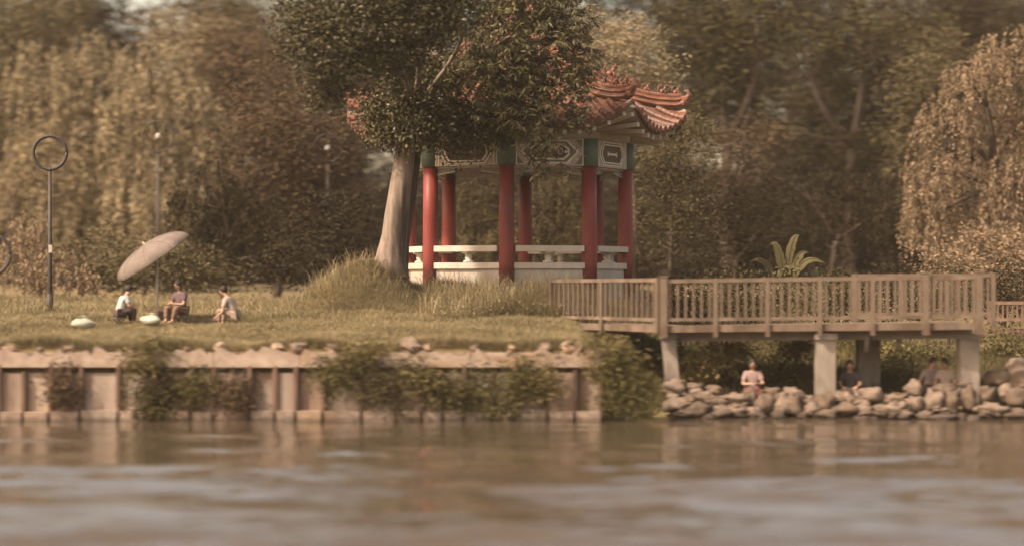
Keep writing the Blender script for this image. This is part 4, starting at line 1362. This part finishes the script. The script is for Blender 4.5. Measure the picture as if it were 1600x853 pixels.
def person(loc, yaw, label, shirt, trousers, seat=.3, lean=.25, look=.2, knees=(.42, .30), feet=.34, spread=.13, arms='knees', hat=None, group='people sitting by the river', scale=.82, hair_long=False):
    """local frame: +Y is where the person faces; seat = height of the hips above the ground"""
    root = thing('person', loc, label, 'person', group, yaw)
    root.scale = (scale,) * 3
    V, E, Rd = [], [], []
    def add(p, r, to=None):
        V.append(Vector(p)); Rd.append(r)
        if to is not None: E.append((to, len(V) - 1))
        return len(V) - 1
    cl, sl = math.cos(lean), math.sin(lean)
    def sp(t, dy=0): return Vector((0, sl * t + dy, seat + .10 + cl * t))
    pelvis = add((0, 0, seat + .10), (.15, .12))
    waist = add(sp(.17), (.125, .10), pelvis)
    chest = add(sp(.36), (.15, .11), waist)
    nb = add(sp(.47), (.075, .065), chest)
    nk = add(sp(.54, .01), (.05, .05), nb)
    hd0 = sp(.62, .03 + look * .06)
    jaw = add(hd0, (.07, .08), nk)
    hd1 = hd0 + Vector((0, .02 + look * .05, .08))
    skull = add(hd1, (.078, .092), jaw)
    crown = add(hd1 + Vector((0, -.005, .075)), (.055, .06), skull)
    nose = add(hd1 + Vector((0, .105, -.015)), (.012, .014), skull)
    for s in (-1, 1):
        add(hd1 + Vector((s * .085, -.01, -.01)), (.012, .02), skull)
    parts = {}
    for s in (-1, 1):
        sh = add(sp(.43) + Vector((s * .185, 0, 0)), .058, chest)
        shp = V[sh]
        kneep = Vector((s * (spread + .05), knees[0], seat + knees[1] - .05))
        if arms == 'knees':
            el = Vector((s * .27, sl * .25 + .10, seat + .26)); ha = kneep + Vector((-s * .04, -.02, .10))
        elif arms == 'front':
            el = Vector((s * .26, sl * .3 + .14, seat + .24)); ha = Vector((s * .07, sl * .3 + .36, seat + .26))
        elif arms == 'down':
            el = Vector((s * .28, sl * .3 + .12, seat + .12)); ha = Vector((s * .15, sl * .3 + .36, seat - .02))
        else:
            el = Vector((s * .29, -.05, seat + .24)); ha = Vector((s * .27, -.16, seat + .02))
        e_ = add(el, .043, sh)
        fa = add(el.lerp(ha, .55), .036, e_)
        w_ = add(ha, .027, fa)
        dr = (ha - el).normalized()
        side = dr.cross(Vector((0, 0, 1))).normalized()
        pm = add(ha + dr * .055, (.036, .02), w_)
        for f, (o_, l_) in enumerate(((-.032, .055), (-.011, .07), (.011, .065), (.031, .05))):
            k1 = add(ha + dr * .10 + side * o_, .0095, pm)
            add(ha + dr * (.10 + l_ * .75) + side * o_ + Vector((0, 0, -.03)), .0085, k1)
        t1 = add(ha + dr * .045 - side * s * .045 + Vector((0, 0, .005)), .011, w_)
        add(ha + dr * .085 - side * s * .06 + Vector((0, 0, -.015)), .009, t1)
        hip = add((s * .10, .03, seat + .07), .095, pelvis)
        kn = add(kneep, .062, hip)
        ft = Vector((s * (spread * .9), knees[0] + feet - .30, .07))
        cf = add(kneep.lerp(ft, .4) + Vector((0, -.02, 0)), .055, kn)
        an = add(ft, .036, cf)
        bl = add(ft + Vector((0, .12, -.035)), (.042, .025), an)
        add(ft + Vector((0, .19, -.04)), (.03, .018), bl)
        parts[s] = dict(sh=shp, el=el, ha=ha, hip=V[hip], kn=kneep, cf=V[cf], an=ft)
    me = skin_mesh('body', V, E, Rd, 0, 2)
    body = place('body', me, M['skin'], root)
    # shirt
    V2, E2, R2 = [], [], []
    def add2(p, r, to=None):
        V2.append(Vector(p)); R2.append(r)
        if to is not None: E2.append((to, len(V2) - 1))
        return len(V2) - 1
    a = add2((0, -.005, seat + .07), (.185, .15)); b_ = add2(sp(.17), (.165, .135), a); c = add2(sp(.36), (.185, .14), b_); d = add2(sp(.475), (.095, .08), c)
    for s in (-1, 1):
        q = parts[s]
        e = add2(q['sh'] + Vector((0, 0, .004)), .085, c)
        add2(q['sh'].lerp(q['el'], .75), .07, e)
    place('shirt', skin_mesh('shirt', V2, E2, R2, 0, 2), shirt, root)
    V2, E2, R2 = [], [], []
    a = add2((0, 0, seat + .085), (.17, .14))
    for s in (-1, 1):
        q = parts[s]
        h = add2(q['hip'], .118, a); k = add2(q['kn'], .084, h); c = add2(q['cf'], .075, k); add2(q['cf'].lerp(q['an'], .75), .056, c)
    place('trousers', skin_mesh('trousers', V2, E2, R2, 0, 2), trousers, root)
    # hair cap
    mb = MB()
    mb.ball(hd1 + Vector((0, -.035, .02)), (.100, .112, .115), None, 14, 10, .08, 3)
    if hair_long: mb.ball(hd1 + Vector((0, -.085, -.07)), (.085, .055, .14), None, 12, 8, .1, 5)
    place('hair', mb.mesh('hair', (0, 0, 0), True), M['hair'], root)
    for s in (-1, 1):
        m2 = MB().ball(hd1 + Vector((s * .032, .083, .004)), (.011, .008, .008), None, 8, 6)
        place('eye', m2.mesh('eye', (0, 0, 0), True), M['hair'], root)
    if hat:
        m2 = MB().lathe(hd1 + Vector((0, -.01, .055)), [(.16, 0), (.155, .012), (.10, .02), (.095, .08), (.06, .105), (.01, .11)], 18)
        place('hat', m2.mesh('hat', (0, 0, 0), True), hat, root)
    return root

SH_BLUE = cloth('pale blue cloth', (0.30, 0.315, 0.31)); SH_PURPLE = cloth('mauve cloth', (0.10, 0.07, 0.078)); SH_WHITE = cloth('white cloth', (0.30, 0.255, 0.23))  # white toned down, shade of the deck put into the cloth colour
SH_PINK = cloth('pale pink cloth', (0.27, 0.205, 0.185)); SH_NAVY = cloth('dark blue cloth', (0.05, 0.046, 0.052)); SH_MAUVE = cloth('pale mauve cloth', (0.24, 0.19, 0.175))  # pink likewise darkened to suggest shade beneath the boardwalk
TR_DARK = cloth('dark trousers', (0.06, 0.042, 0.036)); TR_BROWN = cloth('brown trousers', (0.16, 0.10, 0.07)); TR_WARM = cloth('pale trousers', (0.24, 0.19, 0.15)); TR_MAR = cloth('maroon shorts', (0.12, 0.05, 0.045))
def gp(px, Y): return Vector((X(px, Y), Y, gz(X(px, Y), Y)))
person(gp(186, 51.5), R(-60), 'person in a pale blue shirt and dark trousers bent forward left of the umbrella pole', SH_BLUE, TR_DARK, .28, .42, .3, (.40, .24), .30, .14, 'knees')
person(gp(284, 51.9), R(140), 'person in a mauve top sitting just right of the umbrella pole', SH_PURPLE, TR_BROWN, .30, .12, .4, (.42, .20), .36, .15, 'front', hair_long=True)
person(gp(366, 51.5), R(75), 'person in a white shirt leaning forward at the right of the grass group', SH_WHITE, TR_WARM, .28, .45, .4, (.40, .24), .30, .14, 'down')
def stool(p, yaw, label):
    root = thing('camp_stool', p, label, 'stool', 'low camp stools under the people on the grass', yaw)
    root.scale = (.82,) * 3
    seat = MB().box((0, 0, .22), (.34, .28, .025)); place('seat', seat.mesh('seat'), M['canvas'], root)
    for sx in (-1, 1):
        for sy in (-1, 1):
            mb = MB().bar((sx * .15, sy * .12, -.03), (sx * .15, -sy * .12, .207), .022, .022, (1, 0, 0))
            place('leg', mb.mesh('leg'), M['black_metal'], root)
stool(gp(186, 51.5), R(-60), 'low folding stool under the person in pale blue')
stool(gp(284, 51.9), R(140), 'low folding stool under the person in mauve')
stool(gp(366, 51.5), R(75), 'low folding stool under the person in white')
def on_rock(px, py, Y):
    p = P(px, py, Y); return p
person(on_rock(1176, 631, 48.25), R(176), 'person in a pale pink shirt and maroon shorts sitting alone on the boulders', SH_PINK, TR_MAR, .30, .18, .3, (.40, .12), .34, .15, 'front')
person(on_rock(1328, 633, 48.2), R(170), 'person in a dark blue shirt sitting before the pale pillar', SH_NAVY, TR_WARM, .30, .15, .3, (.42, .16), .36, .17, 'knees')
person(on_rock(1451, 631, 48.4), R(205), 'left one of the seated pair in a pale mauve shirt', SH_MAUVE, TR_DARK, .34, .22, .3, (.40, .12), .34, .14, 'back')
person(on_rock(1480, 631, 48.3), R(150), 'right one of the seated pair in a white shirt and pale trousers', SH_WHITE, TR_WARM, .32, .25, .3, (.44, .12), .40, .16, 'knees')

# belongings on the grass
def bag(px, py, w, h, Y, label, rz):
    p = P(px, py, Y); p.z = gz(p.x, Y) + .10
    k = Y / FPX
    root = thing('plastic_bag', (p.x, Y, p.z), label, 'bag', 'white plastic bags on the grass', rz)
    mb = MB().ball((0, 0, h * k * .45), (w * k, w * k * .6, h * k), None, 14, 10, .32, px)
    place('sack', mb.mesh('sack', (0, 0, 0), True), M['bag'], root)
    m2 = MB()
    for s in (-1, 1):
        m2.tube([(s * .05, 0, h * k * 1.2), (s * .09, 0, h * k * 1.7), (s * .02, .02, h * k * 1.9), (-s * .02, 0, h * k * 1.25)], .012, 6)
    place('handle', m2.mesh('handle', (0, 0, 0), True), M['bag'], root)
bag(130, 512, 18, 9, 50.4, 'whitish green plastic bag lying left of the people', .2)
bag(236, 508, 18, 8, 50.9, 'whitish plastic bag lying at the feet of the person in blue', -.4)
def tackle_box():
    p = gp(258, 52.1)
    root = thing('tackle_box', p, 'small dark box on the grass beside the umbrella pole', 'box', None, .3)
    place('case', MB().box((0, 0, .13), (.36, .22, .2)).mesh('case'), M['black_metal'], root)
    place('lid', MB().box((0, 0, .25), (.37, .23, .035)).mesh('lid'), M['rust'], root)
    place('handle', MB().tube([(-.08, 0, .265), (-.07, 0, .30), (.07, 0, .30), (.08, 0, .265)], .012, 6).mesh('handle'), M['black_metal'], root)
tackle_box()

# ------------------------------------------------------------------ grass
def grass():
    def blades(n, xr, yr, hfun, wid, c1, c2, keep=None):
        x = RNG.uniform(*xr, n); y = RNG.uniform(*yr, n)
        if keep is not None:
            k = keep(x, y); x, y = x[k], y[k]
        n = len(x)
        z = ground_z(x, y) - .02
        h = hfun(x, y) * RNG.uniform(.55, 1.25, n)
        a = RNG.uniform(0, 6.28, n)
        bend = RNG.uniform(.1, 1.1, n) * h
        w = wid * RNG.uniform(.7, 1.3, n)
        sx, sy = np.cos(a) * w, np.sin(a) * w
        b2 = RNG.uniform(0, 6.28, n)
        bx, by = np.cos(b2) * bend, np.sin(b2) * bend
        p0 = np.stack([x - sx, y - sy, z], 1); p1 = np.stack([x + sx, y + sy, z], 1)
        mr = np.stack([x + bx * .38 + sx * .8, y + by * .38 + sy * .8, z + h * .62], 1); ml = np.stack([x + bx * .38 - sx * .8, y + by * .38 - sy * .8, z + h * .62], 1)
        tl = np.stack([x + bx - sx * .15, y + by - sy * .15, z + h * (1 - .3 * bend / np.maximum(h, .01))], 1); tr = np.stack([x + bx + sx * .15, y + by + sy * .15, z + h * (1 - .3 * bend / np.maximum(h, .01))], 1)
        V = np.stack([p0, p1, mr, ml, tl, tr], 1).reshape(-1, 3)
        F = (np.arange(n)[:, None, None] * 6 + np.array([[0, 1, 2, 3], [3, 2, 5, 4]])[None]).reshape(-1, 4)
        nz_ = .5 + .5 * np.sin(x * 1.3 + 2 * np.sin(y * .9)) * np.sin(y * 1.7 + 1.5 * np.sin(x * .7))
        t = np.clip(nz_ * .6 + RNG.normal(.22, .16, n), 0, 1)[:, None]
        col = np.asarray(c1) * (1 - t) + np.asarray(c2) * t
        col = col * RNG.uniform(.86, 1.14, (n, 1))
        return V, F, np.repeat(col, 6, 0)
    def pat(x, y): return .6 + .55 * np.sin(x * .9 + 1.7 * np.sin(y * .6)) * np.sin(y * 1.1 + 1.2 * np.sin(x * .5))
    def hum(x, y): return np.exp(-(((x + 3.9) / 1.9) ** 2 + ((y - 55.2) / 1.8) ** 2))
    C1, C2 = (0.135, 0.116, 0.060), (0.31, 0.262, 0.145)
    L = []
    L.append(blades(150000, (-15, 2.2), (46.35, 52.5), lambda x, y: .07 + .08 * pat(x, y) + .08 * sstep(-2, 1, x), .0055, C1, C2))
    L.append(blades(120000, (-15, 5), (52.5, 57.5), lambda x, y: .12 + .10 * pat(x, y), .0055, C1, C2))
    L.append(blades(90000, (-6.2, -2.2), (53.6, 57.2), lambda x, y: .10 * hum(x, y) + .10, .004, C1, C2, lambda x, y: hum(x, y) > .3))
    L.append(blades(70000, (-1.9, 3.4), (53.2, 57.0), lambda x, y: .20 + .16 * pat(x, y), .0055, (0.125, 0.108, 0.05), (0.27, 0.23, 0.115)))
    L.append(blades(70000, (-17, 14), (57.5, 68), lambda x, y: .2 + .16 * pat(x, y), .008, C1, C2, lambda x, y: np.hypot(x - .12, y - 60) > 3.3))
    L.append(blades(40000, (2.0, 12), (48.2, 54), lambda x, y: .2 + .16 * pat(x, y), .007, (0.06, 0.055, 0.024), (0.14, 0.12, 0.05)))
    L.append(blades(2600, (-2.2, 3.6), (53.6, 56.4), lambda x, y: .62 + .2 * pat(x, y), .0055, (0.16, 0.135, 0.072), (0.34, 0.285, 0.165)))
    L.append(blades(5000, (0.2, 2.3), (52.6, 54.2), lambda x, y: .42 + .2 * pat(x, y), .006, (0.12, 0.104, 0.052), (0.27, 0.228, 0.125)))
    L.append(blades(900, (-6, -2.4), (54.2, 56.4), lambda x, y: .42 + .2 * pat(x, y), .0055, (0.16, 0.135, 0.072), (0.34, 0.285, 0.165)))
    L.append(blades(22000, (-16, 1.9), (46.12, 46.5), lambda x, y: .12 + .16 * np.clip(pat(x * 1.7, y), 0, 2), .006, C1, C2))
    V, F, C = L[-1]; V[:, 2] = np.maximum(V[:, 2], 1.36); L[-1] = (V, F, C)
    V, F, C = merge(L)
    o = np_obj('grass', V, F, M['grass'], None, C)
    tag(o, kind='stuff')
    # pale seed heads and tiny white flowers in front of the pavilion
    n = 900
    x = RNG.uniform(-2.0, 1.6, n); y = RNG.uniform(52.0, 55.4, n)
    z = ground_z(x, y) + RNG.uniform(.12, .5, n)
    c = np.stack([x, y, z], 1)
    D = RNG.normal(size=(n, 3))
    V, F, Cc = leaves(c, D, .04, .025, (.26, .22, .14), (.42, .37, .27), .2)
    tag(np_obj('seed_heads', V, F, M['grass'], None, Cc), kind='stuff')
grass()
